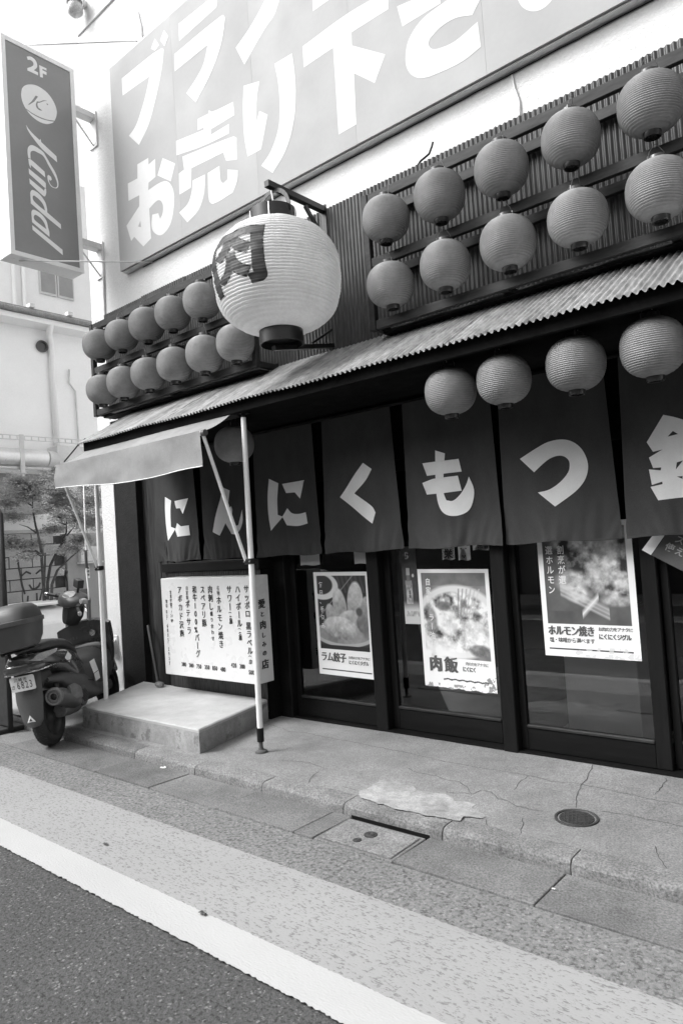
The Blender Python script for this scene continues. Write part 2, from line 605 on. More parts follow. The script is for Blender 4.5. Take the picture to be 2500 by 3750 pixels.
# ------------------------------------------------------------------ outlines of the big lettering, in metres on their own boards
NOREN={
 1: [[(-5.547, 2.027), (-5.443, 1.982), (-5.466, 1.891), (-5.475, 1.733), (-5.389, 1.71), (-5.537, 1.601), (-5.561, 1.721), (-5.562, 1.899)], [(-5.384, 1.972), (-5.188, 1.982), (-5.267, 1.841), (-5.303, 1.899), (-5.36, 1.9), (-5.376, 1.933)], [(-5.356, 1.761), (-5.297, 1.727), (-5.2, 1.73), (-5.192, 1.637), (-5.354, 1.632), (-5.393, 1.697)]] ,
 2: [[(-4.688, 2.033), (-4.608, 1.998), (-4.653, 1.827), (-4.603, 1.861), (-4.59, 1.822), (-4.618, 1.727), (-4.598, 1.677), (-4.516, 1.688), (-4.443, 1.818), (-4.451, 1.7), (-4.547, 1.613), (-4.628, 1.615), (-4.683, 1.715), (-4.754, 1.609), (-4.846, 1.647), (-4.802, 1.773), (-4.714, 1.962)]] ,
 3: [[(-4.092, 2.045), (-3.993, 1.997), (-4.014, 1.867), (-4.017, 1.739), (-3.968, 1.72), (-4.092, 1.612), (-4.114, 1.753), (-4.114, 1.906)], [(-3.954, 1.988), (-3.71, 1.993), (-3.77, 1.851), (-3.822, 1.906), (-3.917, 1.909)], [(-3.915, 1.786), (-3.87, 1.742), (-3.799, 1.73), (-3.72, 1.738), (-3.707, 1.647), (-3.818, 1.634), (-3.93, 1.647), (-3.972, 1.72)]] ,
 4: [[(-3.103, 2.056), (-3.021, 2.0), (-3.084, 1.926), (-3.211, 1.839), (-3.13, 1.788), (-3.034, 1.723), (-3.009, 1.68), (-3.049, 1.602), (-3.174, 1.689), (-3.351, 1.823), (-3.289, 1.885), (-3.201, 1.973)]] ,
 5: [[(-2.475, 2.063), (-2.4, 2.033), (-2.422, 1.879), (-2.428, 1.77), (-2.411, 1.717), (-2.365, 1.71), (-2.313, 1.746), (-2.265, 1.808), (-2.241, 1.859), (-2.212, 1.77), (-2.231, 1.685), (-2.273, 1.629), (-2.343, 1.608), (-2.411, 1.617), (-2.456, 1.65), (-2.481, 1.721), (-2.488, 1.831)], [(-2.59, 1.989), (-2.303, 1.984), (-2.288, 1.897), (-2.557, 1.898)], [(-2.603, 1.854), (-2.509, 1.872), (-2.317, 1.873), (-2.298, 1.771), (-2.43, 1.767), (-2.569, 1.77)]] ,
 6: [[(-1.867, 1.927), (-1.748, 1.98), (-1.681, 2.005), (-1.605, 2.011), (-1.545, 1.995), (-1.494, 1.954), (-1.463, 1.897), (-1.453, 1.83), (-1.474, 1.762), (-1.52, 1.707), (-1.585, 1.66), (-1.663, 1.613), (-1.764, 1.707), (-1.692, 1.718), (-1.626, 1.754), (-1.572, 1.809), (-1.559, 1.855), (-1.566, 1.886), (-1.595, 1.91), (-1.638, 1.914), (-1.69, 1.896), (-1.778, 1.833)]] ,
 7: [[(-1.02, 2.062), (-0.946, 2.031), (-0.86, 1.974), (-0.847, 1.896), (-0.887, 1.881), (-0.89, 1.849), (-0.871, 1.844), (-0.875, 1.793), (-0.899, 1.791), (-0.902, 1.759), (-0.878, 1.753), (-0.89, 1.602), (-0.969, 1.604), (-1.081, 1.599), (-1.114, 1.676), (-1.052, 1.685), (-1.053, 1.699), (-1.106, 1.686), (-1.115, 1.773), (-1.056, 1.761), (-1.052, 1.777), (-1.093, 1.778), (-1.11, 1.838), (-1.038, 1.874), (-1.087, 1.867), (-1.115, 1.924)], [(-1.008, 1.94), (-0.98, 1.967), (-0.956, 1.947)], [(-0.982, 1.757), (-0.974, 1.795), (-0.943, 1.802)], [(-0.98, 1.719), (-0.952, 1.718), (-0.953, 1.703)]] ,
}
WALLSIGN=[
  [[(-5.671, 6.185), (-5.169, 6.173), (-5.01, 6.151), (-4.99, 6.12), (-5.025, 5.987), (-5.084, 5.853), (-5.167, 5.706), (-5.28, 5.545), (-5.452, 5.418), (-5.606, 5.577), (-5.485, 5.625), (-5.381, 5.735), (-5.303, 5.841), (-5.226, 5.987), (-5.674, 6.014)], [(-5.111, 6.294), (-5.051, 6.199), (-5.121, 6.182), (-5.179, 6.231)], [(-4.966, 6.296), (-4.907, 6.208), (-4.973, 6.146), (-5.032, 6.236)]] ,
  [[(-4.755, 6.24), (-4.221, 6.222), (-4.238, 6.103), (-4.759, 6.083)], [(-4.839, 6.002), (-4.178, 6.0), (-4.141, 5.959), (-4.185, 5.817), (-4.253, 5.703), (-4.378, 5.573), (-4.582, 5.43), (-4.704, 5.573), (-4.556, 5.639), (-4.448, 5.716), (-4.382, 5.846), (-4.846, 5.844)]] ,
  [[(-3.452, 5.836), (-3.506, 5.769), (-3.575, 5.669), (-3.691, 5.613), (-3.946, 5.451), (-4.037, 5.641), (-3.854, 5.721), (-3.686, 5.831), (-3.607, 5.927)]] ,
  [[(-3.173, 5.672), (-2.997, 5.569), (-3.025, 5.473), (-3.183, 5.476)]] ,
  [[(-2.442, 5.094), (-2.319, 5.07), (-2.124, 5.06), (-2.11, 4.928), (-2.411, 4.936)], [(-1.829, 4.803), (-1.896, 4.728), (-2.018, 4.775), (-2.132, 4.772), (-2.21, 4.741), (-2.221, 4.71), (-2.199, 4.669), (-2.143, 4.644), (-2.03, 4.63), (-1.863, 4.668), (-1.854, 4.502), (-1.98, 4.476), (-2.14, 4.485), (-2.272, 4.509), (-2.354, 4.562), (-2.4, 4.645), (-2.401, 4.737), (-2.367, 4.824), (-2.274, 4.894), (-2.153, 4.916), (-1.99, 4.91)]] ,
  [[(-1.614, 4.747), (-1.361, 4.599), (-1.392, 4.539), (-1.44, 4.52), (-1.493, 4.528), (-1.545, 4.566), (-1.582, 4.621)]] ,
  [[(-5.495, 5.246), (-5.317, 5.236), (-5.319, 5.171), (-5.211, 5.184), (-5.222, 5.013), (-5.335, 5.001), (-5.346, 4.933), (-5.164, 4.934), (-5.053, 4.904), (-4.982, 4.821), (-4.962, 4.723), (-4.988, 4.594), (-5.047, 4.491), (-5.153, 4.444), (-5.233, 4.46), (-5.309, 4.526), (-5.326, 4.589), (-5.306, 4.682), (-5.213, 4.662), (-5.189, 4.597), (-5.146, 4.638), (-5.135, 4.711), (-5.169, 4.766), (-5.225, 4.783), (-5.347, 4.754), (-5.345, 4.467), (-5.474, 4.431), (-5.614, 4.573), (-5.667, 4.549), (-5.732, 4.724), (-5.502, 4.837), (-5.492, 4.941), (-5.674, 4.952), (-5.67, 5.125), (-5.507, 5.112)], [(-5.498, 4.69), (-5.492, 4.625), (-5.539, 4.649)]] ,
  [[(-5.099, 5.143), (-4.919, 5.017), (-4.998, 4.882), (-5.192, 5.015)]] ,
  [[(-4.573, 5.276), (-4.427, 5.258), (-4.418, 5.284), (-4.375, 5.251), (-4.107, 5.213), (-4.102, 5.096), (-4.405, 5.109), (-4.409, 5.063), (-4.177, 5.054), (-4.184, 4.973), (-4.513, 5.009), (-4.896, 5.084), (-4.887, 5.214), (-4.5, 5.147), (-4.498, 5.168), (-4.582, 5.177)]] ,
  [[(-4.811, 5.037), (-4.136, 4.927), (-4.093, 4.897), (-4.107, 4.716), (-4.238, 4.76), (-4.268, 4.846), (-4.695, 4.882), (-4.721, 4.715), (-4.884, 4.715), (-4.877, 4.906), (-4.798, 4.912)]] ,
  [[(-4.689, 4.769), (-4.52, 4.756), (-4.544, 4.603), (-4.63, 4.482), (-4.797, 4.427), (-4.903, 4.555), (-4.775, 4.591), (-4.715, 4.668)], [(-4.481, 4.752), (-4.325, 4.753), (-4.321, 4.623), (-4.292, 4.587), (-4.234, 4.6), (-4.23, 4.682), (-4.103, 4.625), (-4.116, 4.543), (-4.179, 4.463), (-4.432, 4.461), (-4.486, 4.516)]] ,
  [[(-3.973, 5.284), (-3.788, 5.233), (-3.827, 5.116), (-3.851, 4.923), (-3.81, 4.996), (-3.72, 4.924), (-3.818, 4.683), (-3.977, 4.687), (-4.002, 4.868), (-3.997, 5.093)], [(-3.61, 5.286), (-3.418, 5.273), (-3.402, 5.068), (-3.414, 4.88), (-3.46, 4.709), (-3.554, 4.555), (-3.705, 4.44), (-3.827, 4.55), (-3.711, 4.621), (-3.616, 4.758), (-3.583, 4.92), (-3.584, 5.118)]] ,
  [[(-3.307, 5.269), (-2.86, 5.279), (-2.504, 5.244), (-2.515, 5.116), (-2.839, 5.126), (-2.843, 5.031), (-2.566, 4.822), (-2.67, 4.67), (-2.843, 4.827), (-2.853, 4.455), (-3.02, 4.453), (-3.016, 4.766), (-3.014, 5.106), (-3.309, 5.104)]] ,
]
BLADE=[
  [[(3.178, 5.674), (3.197, 5.649), (3.24, 5.614), (3.305, 5.577), (3.316, 5.593), (3.321, 5.564), (3.471, 5.481), (3.475, 5.421), (3.354, 5.479), (3.308, 5.508), (3.226, 5.584), (3.189, 5.632)]] ,
  [[(3.182, 5.343), (3.207, 5.346), (3.34, 5.275), (3.343, 5.219), (3.204, 5.29), (3.203, 5.256), (3.188, 5.287)]] ,
  [[(3.181, 5.248), (3.325, 5.179), (3.346, 5.163), (3.345, 5.112), (3.328, 5.113), (3.183, 5.196)]] ,
  [[(3.182, 5.15), (3.307, 5.089), (3.323, 5.078), (3.33, 5.097), (3.333, 5.107), (3.346, 5.108), (3.346, 5.066), (3.334, 5.027), (3.317, 5.022), (3.185, 5.101)]] ,
  [[(3.185, 4.956), (3.185, 5.009), (3.199, 5.04), (3.222, 5.048), (3.277, 5.028), (3.328, 4.972), (3.345, 4.911), (3.346, 4.871), (3.48, 4.796), (3.481, 4.746), (3.327, 4.825), (3.185, 4.907)], [(3.207, 4.964), (3.209, 4.988), (3.223, 4.996), (3.268, 4.975), (3.306, 4.938), (3.325, 4.881), (3.271, 4.906), (3.217, 4.941)]] ,
  [[(3.187, 4.773), (3.187, 4.825), (3.202, 4.852), (3.225, 4.855), (3.281, 4.836), (3.332, 4.786), (3.347, 4.718), (3.357, 4.681), (3.356, 4.63), (3.189, 4.724)], [(3.208, 4.773), (3.213, 4.798), (3.23, 4.81), (3.272, 4.794), (3.31, 4.753), (3.329, 4.699), (3.269, 4.726), (3.217, 4.753)]] ,
  [[(3.188, 4.696), (3.484, 4.54), (3.484, 4.486), (3.189, 4.65)]] ,
  [[(3.366, 5.241), (3.377, 5.258), (3.403, 5.248), (3.41, 5.22), (3.394, 5.204), (3.381, 5.213), (3.383, 5.187), (3.399, 5.162), (3.429, 5.15), (3.454, 5.161), (3.464, 5.189), (3.458, 5.227), (3.433, 5.279), (3.382, 5.355), (3.334, 5.428), (3.278, 5.442), (3.238, 5.443), (3.211, 5.422), (3.206, 5.387), (3.206, 5.351), (3.183, 5.351), (3.178, 5.416), (3.188, 5.459), (3.214, 5.49), (3.248, 5.497), (3.3, 5.485), (3.34, 5.467), (3.356, 5.446), (3.403, 5.377), (3.451, 5.307), (3.474, 5.24), (3.477, 5.193), (3.468, 5.163), (3.446, 5.146), (3.405, 5.147), (3.379, 5.175), (3.367, 5.208)]] ,
  [[(3.146, 5.982), (3.159, 6.03), (3.192, 6.073), (3.247, 6.107), (3.301, 6.122), (3.355, 6.118), (3.409, 6.099), (3.451, 6.064), (3.482, 6.017), (3.499, 5.959), (3.493, 5.901), (3.473, 5.848), (3.455, 5.818), (3.415, 5.787), (3.381, 5.77), (3.326, 5.762), (3.273, 5.771), (3.221, 5.797), (3.181, 5.838), (3.157, 5.88), (3.144, 5.933)], [(3.178, 5.841), (3.243, 5.82), (3.323, 5.814), (3.394, 5.82), (3.47, 5.842), (3.463, 5.83), (3.383, 5.809), (3.317, 5.803), (3.243, 5.811), (3.183, 5.832)], [(3.288, 6.014), (3.312, 6.015), (3.271, 5.946), (3.226, 5.898), (3.204, 5.883), (3.244, 5.936)], [(3.298, 5.961), (3.326, 5.971), (3.365, 6.002), (3.407, 6.016), (3.371, 5.997), (3.325, 5.96), (3.306, 5.948), (3.302, 5.925), (3.311, 5.902), (3.349, 5.892), (3.321, 5.882), (3.295, 5.892), (3.285, 5.917), (3.293, 5.948)], [(3.392, 5.982), (3.408, 5.987), (3.414, 5.976), (3.402, 5.973)]] ,
  [[(3.218, 6.37), (3.25, 6.389), (3.282, 6.389), (3.308, 6.373), (3.319, 6.345), (3.316, 6.311), (3.293, 6.278), (3.282, 6.267), (3.324, 6.264), (3.324, 6.234), (3.217, 6.232), (3.218, 6.257), (3.256, 6.287), (3.279, 6.314), (3.282, 6.338), (3.27, 6.35), (3.248, 6.353), (3.227, 6.341)]] ,
  [[(3.34, 6.347), (3.413, 6.349), (3.414, 6.327), (3.371, 6.325), (3.372, 6.311), (3.413, 6.31), (3.411, 6.279), (3.372, 6.278), (3.372, 6.234), (3.342, 6.228)]] ,
]
NIKU=[[[(-0.945, 0.2), (-1.156, 0.215), (-1.295, 0.217), (-1.441, 0.217), (-1.553, 0.211), (-1.694, 0.211), (-2.0, 0.233), (-2.045, 0.212), (-2.087, 0.186), (-2.121, 0.158), (-2.161, 0.119), (-2.2, 0.081), (-2.139, 0.02), (-2.079, -0.039), (-2.062, -0.097), (-2.057, -0.145), (-2.073, -0.182), (-1.835, -0.184), (-1.827, -0.151), (-1.831, -0.114), (-1.838, -0.107), (-1.743, -0.136), (-1.64, -0.117), (-1.567, -0.095), (-1.509, -0.068), (-1.463, -0.085), (-1.39, -0.107), (-1.275, -0.128), (-1.25, -0.116), (-1.205, -0.174), (-1.093, -0.17), (-0.997, -0.161), (-0.954, -0.143), (-0.945, -0.122), (-0.957, -0.092), (-0.969, -0.023), (-0.972, 0.037), (-0.972, 0.098), (-0.96, 0.151)],[(-1.408, 0.154), (-1.33, 0.157), (-1.175, 0.151), (-1.176, 0.091), (-1.257, 0.107), (-1.336, 0.128)],[(-1.538, 0.105), (-1.444, 0.063), (-1.34, 0.039), (-1.246, 0.023), (-1.173, 0.068), (-1.166, 0.028), (-1.165, -0.025), (-1.17, -0.063), (-1.26, -0.052), (-1.336, -0.031), (-1.41, 0.001), (-1.445, 0.031), (-1.448, 0.06), (-1.6, 0.062)],[(-1.171, -0.068), (-1.155, -0.104), (-1.164, -0.109), (-1.236, -0.111)],[(-1.631, 0.046), (-1.648, -0.013), (-1.702, -0.054), (-1.817, -0.084), (-1.856, -0.057), (-1.896, 0.001), (-1.904, 0.055), (-1.772, 0.015), (-1.696, 0.026)],[(-1.73, 0.153), (-1.742, 0.12), (-1.792, 0.099), (-1.897, 0.065), (-1.964, 0.121), (-1.978, 0.149)]]]
TREE_LIMBS=[
  [[-9.92, 4.95, 0.8], [-9.98, 5.0, 1.14], [-9.97, 4.97, 1.38], [-9.65, 4.82, 1.66], [-9.9, 4.92, 1.84], [-9.79, 4.8, 2.01], [-9.97, 4.9, 2.16], [-9.39, 4.58, 2.26], [-10.03, 4.9, 2.44], [-9.98, 4.95, 2.51]] ,
  [[-10.21, 4.98, 2.33], [-10.3, 4.94, 2.41], [-10.19, 4.8, 2.4]] ,
  [[-10.24, 5.15, 0.77], [-10.26, 5.18, 1.19], [-10.12, 5.17, 1.43], [-9.93, 5.18, 1.6], [-9.81, 5.28, 1.79], [-9.75, 5.27, 1.88], [-10.02, 5.41, 2.04], [-9.86, 5.34, 2.15]] ,
  [[-9.83, 5.31, 1.84], [-9.72, 5.39, 1.98]] ,
  [[-9.56, 5.15, 1.99], [-9.56, 5.01, 2.06]] ,
  [[-9.9, 5.02, 0.79], [-9.77, 5.01, 1.2], [-9.89, 5.13, 1.34], [-9.68, 5.21, 1.43], [-9.8, 5.33, 1.52], [-9.69, 5.47, 1.64]] ,
  [[-9.86, 4.92, 1.57], [-9.94, 4.83, 1.6], [-10.13, 4.78, 1.67]] ,
  [[-10.1, 4.98, 1.91], [-10.17, 4.88, 2.03], [-10.21, 4.78, 2.05]] ,
]
TREE_CLUMPS=[
  [-9.98, 4.68, 2.67, 0.15, 0.1] ,
  [-9.92, 4.87, 2.56, 0.18, 0.1] ,
  [-9.79, 5.02, 2.65, 0.13, 0.14] ,
  [-10.86, 4.99, 2.57, 0.18, 0.1] ,
  [-9.93, 4.76, 2.44, 0.14, 0.08] ,
  [-10.22, 4.62, 2.39, 0.13, 0.1] ,
  [-10.42, 4.75, 2.19, 0.16, 0.07] ,
  [-9.62, 4.86, 2.22, 0.12, 0.05] ,
  [-9.65, 5.05, 2.34, 0.14, 0.09] ,
  [-9.65, 5.2, 2.48, 0.14, 0.07] ,
  [-9.8, 5.38, 2.35, 0.18, 0.12] ,
  [-9.35, 4.95, 2.11, 0.1, 0.07] ,
  [-9.9, 5.54, 2.12, 0.18, 0.15] ,
  [-9.26, 5.39, 2.31, 0.14, 0.14] ,
  [-9.4, 5.49, 2.02, 0.14, 0.12] ,
  [-10.05, 5.22, 1.96, 0.13, 0.07] ,
  [-10.51, 4.77, 1.82, 0.13, 0.07] ,
  [-10.53, 4.91, 1.74, 0.18, 0.06] ,
  [-10.11, 4.92, 1.76, 0.12, 0.06] ,
  [-9.65, 5.23, 1.64, 0.16, 0.07] ,
  [-9.6, 5.4, 1.77, 0.12, 0.07] ,
  [-9.86, 4.68, 1.57, 0.11, 0.05] ,
  [-9.59, 5.72, 2.45, 0.07, 0.14] ,
  [-9.52, 4.99, 2.53, 0.14, 0.08] ,
  [-9.04, 5.21, 2.49, 0.13, 0.07] ,
]

# ================================================================== THE SETTING
def sheet(name, x0, x1, y0, y1, z, mat, kind='structure', jag=0.0, step=0.025, jx=(-7.0, 1.5), parent=None):
    """a flat ground sheet whose long edges can be ragged"""
    m = MB()
    if jag:
        xs = [x0] + list(np.arange(max(x0, jx[0]), min(x1, jx[1]), step)) + [x1]
        lo = [(x, y0 + random.uniform(-jag, jag), z) for x in xs]
        hi = [(x, y1 + random.uniform(-jag, jag) * 0.6, z) for x in xs]
        n = len(xs)
        m.add(lo + hi, [(i, i + 1, n + i + 1, n + i) for i in range(n - 1)])
    else:
        m.add([(x0, y0, z), (x1, y0, z), (x1, y1, z), (x0, y1, z)], [(0, 1, 2, 3)])
    o = m.build(name, mat, parent)
    if kind and parent is None:
        tag(o, kind=kind)
    return o


sheet('ground', -150, 150, -150, 150, -0.15, MT['yard'])
sheet('road', -60, 60, -3.4, 2.56, 0.0, MT['lane'])
sheet('road_shoulder', -60, 60, 2.255, 2.552, 0.004, MT['shoulder'], jag=0.004)
sheet('painted_band', -60, 60, 1.775, 2.262, 0.0075, MT['band'], jag=0.004, step=0.012)
sheet('white_road_line', -60, 60, 1.615, 1.79, 0.011, MT['white_line'], jag=0.0045, step=0.011)
sheet('white_road_line', -60, 60, -2.25, -2.08, 0.008, MT['white_line'], jag=0.005)
sheet('painted_band', -60, 60, -2.75, -2.25, 0.005, MT['band'])

# gutter of concrete slabs, kerb of stones: every piece its own object
gutter = thing('gutter', (0, 2.7, 0), kind='structure')
gj = [-9.7, -9.05, -8.4, -7.75, -7.1, -6.45, -5.80, -5.15, -4.50, -3.86, -3.205, -2.59, -2.455, -1.965, -1.275, -0.6, 0.05, 0.7, 1.4]
for i in range(len(gj) - 1):
    if abs(gj[i] + 2.455) < 0.01:
        continue
    m = MB()
    dz = random.uniform(-0.002, 0.002)
    x0, x1 = gj[i] + 0.002, gj[i + 1] - 0.002
    y0, y1 = 2.548 + random.uniform(-0.004, 0.004), 2.868
    m.add([(x0, y0, -0.08), (x1, y0, -0.08), (x1, y1, -0.08), (x0, y1, -0.08), (x0, y0, 0.016 + dz), (x1, y0, 0.016 + dz), (x1, y1, 0.006 + dz), (x0, y1, 0.006 + dz)],
          [(0, 3, 2, 1), (4, 5, 6, 7), (0, 1, 5, 4), (1, 2, 6, 5), (2, 3, 7, 6), (3, 0, 4, 7)])
    m.build('gutter_slab', MT['gutter'], gutter, bevel=0.003)
kerb = thing('kerb', (0, 2.9, 0), kind='structure')
kj = [-6.46, -5.81, -5.16, -4.505, -3.808, -3.163, -2.52, -1.892, -1.253, -0.61, 0.03, 0.67, 1.4]
for i in range(len(kj) - 1):
    x0, x1 = kj[i] + 0.003, kj[i + 1] - 0.003
    prof = [(2.866, -0.06), (2.868, 0.030), (2.872, 0.048), (2.881, 0.059), (2.896, 0.065), (3.000, 0.067), (3.000, -0.06)]
    m = MB()
    ns = 26
    for j in range(ns + 1):
        x = x0 + (x1 - x0) * j / ns
        for (y, z) in prof:
            k = 0.005 * noise.noise(Vector((x * 14, y * 30, z * 30 + i)))
            m.v.append((x, y + k, z + k * 0.7))
    n = len(prof)
    for j in range(ns):
        for k in range(n):
            m.f.append((j * n + k, j * n + (k + 1) % n, (j + 1) * n + (k + 1) % n, (j + 1) * n + k))
    m.f += [tuple(range(n)), tuple(ns * n + k for k in reversed(range(n)))]
    m.build('kerb_stone', MT['kerb'], kerb, smooth=True, auto=22)

m = MB()
def pave(u, v):
    x, y = -6.62 + u * 8.3, 2.998 + v * 1.32
    z = 0.060 + 0.005 * noise.noise(Vector((x * 0.9, y * 1.2, 3.0))) + 0.0015 * noise.noise(Vector((x * 7, y * 7, 1.0)))
    return (x, y, z)
m.grid(pave, 130, 24)
pavement = tag(m.build('pavement', MT['pavement'], smooth=True), kind='structure')
def pave_z(x, y):
    return 0.060 + 0.005 * noise.noise(Vector((x * 0.9, y * 1.2, 3.0))) + 0.0015 * noise.noise(Vector((x * 7, y * 7, 1.0)))
cracks = [
 [(-3.31, 3.794), (-2.999, 3.78), (-2.716, 3.767), (-2.444, 3.736), (-2.208, 3.733), (-2.04, 3.748), (-1.846, 3.748), (-1.704, 3.725), (-1.541, 3.757), (-1.36, 3.747), (-1.164, 3.719), (-0.8, 3.75)],
 [(-2.546, 3.519), (-2.437, 3.476), (-2.32, 3.488), (-2.226, 3.457), (-2.137, 3.466), (-2.048, 3.398), (-1.988, 3.339), (-1.978, 3.419), (-1.911, 3.419), (-1.842, 3.35), (-1.768, 3.34), (-1.713, 3.304), (-1.638, 3.298), (-1.562, 3.31)],
 [(-1.604, 4.115), (-1.547, 3.871), (-1.536, 3.742), (-1.51, 3.627), (-1.486, 3.535), (-1.441, 3.428)],
 [(-1.846, 3.748), (-1.845, 3.647), (-1.823, 3.505)], [(-1.178, 4.075), (-1.163, 3.913), (-1.171, 3.784)],
 [(-1.626, 3.195), (-1.588, 3.127), (-1.547, 3.005)], [(-1.988, 3.339), (-2.037, 3.33), (-2.12, 3.283)], [(-1.769, 3.08), (-1.72, 3.01)],
 [(-1.334, 3.443), (-1.215, 3.466), (-1.063, 3.465), (-0.8, 3.46)], [(-2.701, 3.072), (-2.579, 3.062)],
 [(-4.154, 3.863), (-3.991, 3.837), (-3.822, 3.786), (-3.691, 3.818), (-3.498, 3.801), (-3.31, 3.794)],
 [(-5.825, 3.021), (-5.6, 3.018), (-5.372, 3.006), (-5.152, 3.010), (-4.908, 3.018), (-4.725, 3.016)],
 [(-3.373, 3.243), (-3.17, 3.302), (-2.982, 3.26)], [(-2.907, 3.01), (-2.961, 3.094), (-2.992, 3.209)], [(-1.0, 3.2), (-0.95, 3.08), (-0.9, 3.01)]]
for ci, pl in enumerate(cracks):
    pts = []
    for i in range(len(pl) - 1):
        a, b = Vector(pl[i]), Vector(pl[i + 1])
        k = max(2, int((b - a).length / 0.02))
        for j in range(k):
            p = a.lerp(b, j / k)
            pts.append((p.x + 0.010 * noise.noise(Vector((p.x * 22, p.y * 22, ci))), p.y + 0.012 * noise.noise(Vector((p.x * 22, p.y * 22, ci + 9.0)))))
    pts.append(pl[-1])
    m = MB()
    for i, (x, y) in enumerate(pts):
        a = Vector(pts[max(0, i - 1)])
        b = Vector(pts[min(len(pts) - 1, i + 1)])
        d = (b - a).normalized()
        w = (0.0018 + 0.0013 * noise.noise(Vector((x * 14, y * 14, 5)))) * (1.0 if 0 < i < len(pts) - 1 else 0.2)
        z = pave_z(x, y) + 0.0014
        m.v += [(x - d.y * w, y + d.x * w, z), (x + d.y * w, y - d.x * w, z)]
    m.f = [(2 * i, 2 * i + 1, 2 * i + 3, 2 * i + 2) for i in range(len(pts) - 1)]
    m.build('crack', MT['crack'], pavement)
patch = [(-2.557, 3.055), (-2.544, 3.14), (-2.557, 3.274), (-2.513, 3.311), (-2.418, 3.278), (-2.359, 3.303), (-2.28, 3.23), (-2.207, 3.241), (-2.112, 3.269), (-2.023, 3.212), (-1.906, 3.227), (-1.892, 3.168), (-1.784, 3.118), (-1.788, 3.069), (-1.869, 3.037), (-1.847, 2.968), (-1.939, 2.965), (-2.019, 2.949), (-2.112, 2.948), (-2.212, 2.933), (-2.374, 2.958), (-2.48, 2.968)]
rag = []
for i in range(len(patch)):
    a, b = Vector(patch[i]), Vector(patch[(i + 1) % len(patch)])
    k = max(2, int((b - a).length / 0.012))
    for j in range(k):
        p = a.lerp(b, j / k)
        rag.append((p.x + 0.014 * noise.noise(Vector((p.x * 30, p.y * 30, 2))), p.y + 0.014 * noise.noise(Vector((p.x * 30, p.y * 30, 8)))))
V, F = fill([rag], 0.02)
m = MB()
m.add([(x, y, max(pave_z(x, y), 0.0705 - 0.10 * max(0.0, y - 3.0)) + 0.0022 + 0.0012 * noise.noise(Vector((x * 12, y * 12, 0)))) for x, y in V], F)
m.build('mortar_patch', MT['patch'], pavement, smooth=True)

m = MB()
m.box(-11.6, -6.62, 3.0, 14, -0.1, 0.058)
tag(m.build('yard', MT['yard']), kind='structure')
m = MB()
m.box(-12, -6.47, 2.87, 2.997, -0.08, 0.05)
tag(m.build('low_kerb', MT['kerb'], bevel=0.012), kind='structure')
m = MB()
m.box(-40, 40, -5.2, -3.4, -0.1, 0.1)
tag(m.build('pavement', MT['pavement'], bevel=0.01), kind='structure')

# ---- shop building
shop = thing('shop_building', (-2.5, 4.1, 0.06), 'white stuccoed shop building with black glazed street front', 'building')
m = MB()
m.box(-6.58, 1.8, 3.96, 4.3, 2.88, 9.5)
m.box(-6.58, -6.342, 3.96, 4.3, 0.05, 2.88)
m.build('wall', MT['white_wall'], shop)
m = MB()
m.box(-6.58, -6.4, 4.302, 10, 0.05, 9.5)
m.build('side_wall', MT['white_wall'], shop)
m = MB()
m.box(-6.58, 1.8, 4.302, 10, 9.3, 9.5)
m.build('roof', MT['wall_far'], shop)
m = MB()
m.box(-6.341, -5.96, 3.968, 4.3, 0.05, 2.876)
m.build('dark_pillar', MT['dark_stucco'], shop)
x = -5.955
for w in (0.075, 0.10, 0.085, 0.11, 0.09):
    m = MB()
    d = random.uniform(0, 0.012)
    m.box(x, x + w - 0.004, 4.03 + d, 4.06, 0.2, 2.876)
    m.build('plank', MT['board'], shop, bevel=0.002)
    x += w
m = MB()
m.box(-5.5, 1.8, 4.115, 4.3, 2.06, 2.87)
m.build('lintel', MT['soffit'], shop)
m = MB()
m.box(-5.97, 1.8, 4.305, 4.33, 0.05, 2.87)
def corr(x0, x1, pitch, amp, f, rows=1, n=8):
    """a corrugated sheet: f(x, wave, v) -> point"""
    m = MB()
    k = max(2, int((x1 - x0) / pitch * n))
    xs = [x0 + (x1 - x0) * i / k for i in range(k + 1)]
    for j in range(rows + 1):
        for x in xs:
            m.v.append(f(x, amp * math.cos(2 * math.pi * x / pitch), j / rows))
    w = k + 1
    m.f += [(j * w + i, j * w + i + 1, (j + 1) * w + i + 1, (j + 1) * w + i) for j in range(rows) for i in range(k)]
    return m
corr(-5.53, -4.215, 0.032, 0.006, lambda x, w, v: (x, 3.955 + w, 0.12 + 1.18 * v)).build('corrugated_panel', MT['corr_dark'], shop, smooth=True)
m = MB()
m.box(-5.53, -4.215, 3.968, 4.10, 0.06, 1.30)
m.build('panel_backing', MT['soffit'], shop)
m = MB()
m.box(-5.54, -4.20, 3.925, 4.10, 1.305, 1.385)
m.build('beam', MT['dark_rail'], shop, bevel=0.004)
m = MB()
m.box(-5.5, -4.2, 4.102, 4.114, 1.39, 2.47)
m.build('backing_board', MT['soffit'], shop)
for (x0, x1, y0) in ((-4.21, -4.075, 4.09), (-3.225, -3.115, 4.11), (-2.175, -2.075, 4.09)):
    m = MB()
    m.box(x0, x1, y0, 4.29, 0.055, 2.055)
    m.build('post', MT['dark_wood'], shop, bevel=0.006)
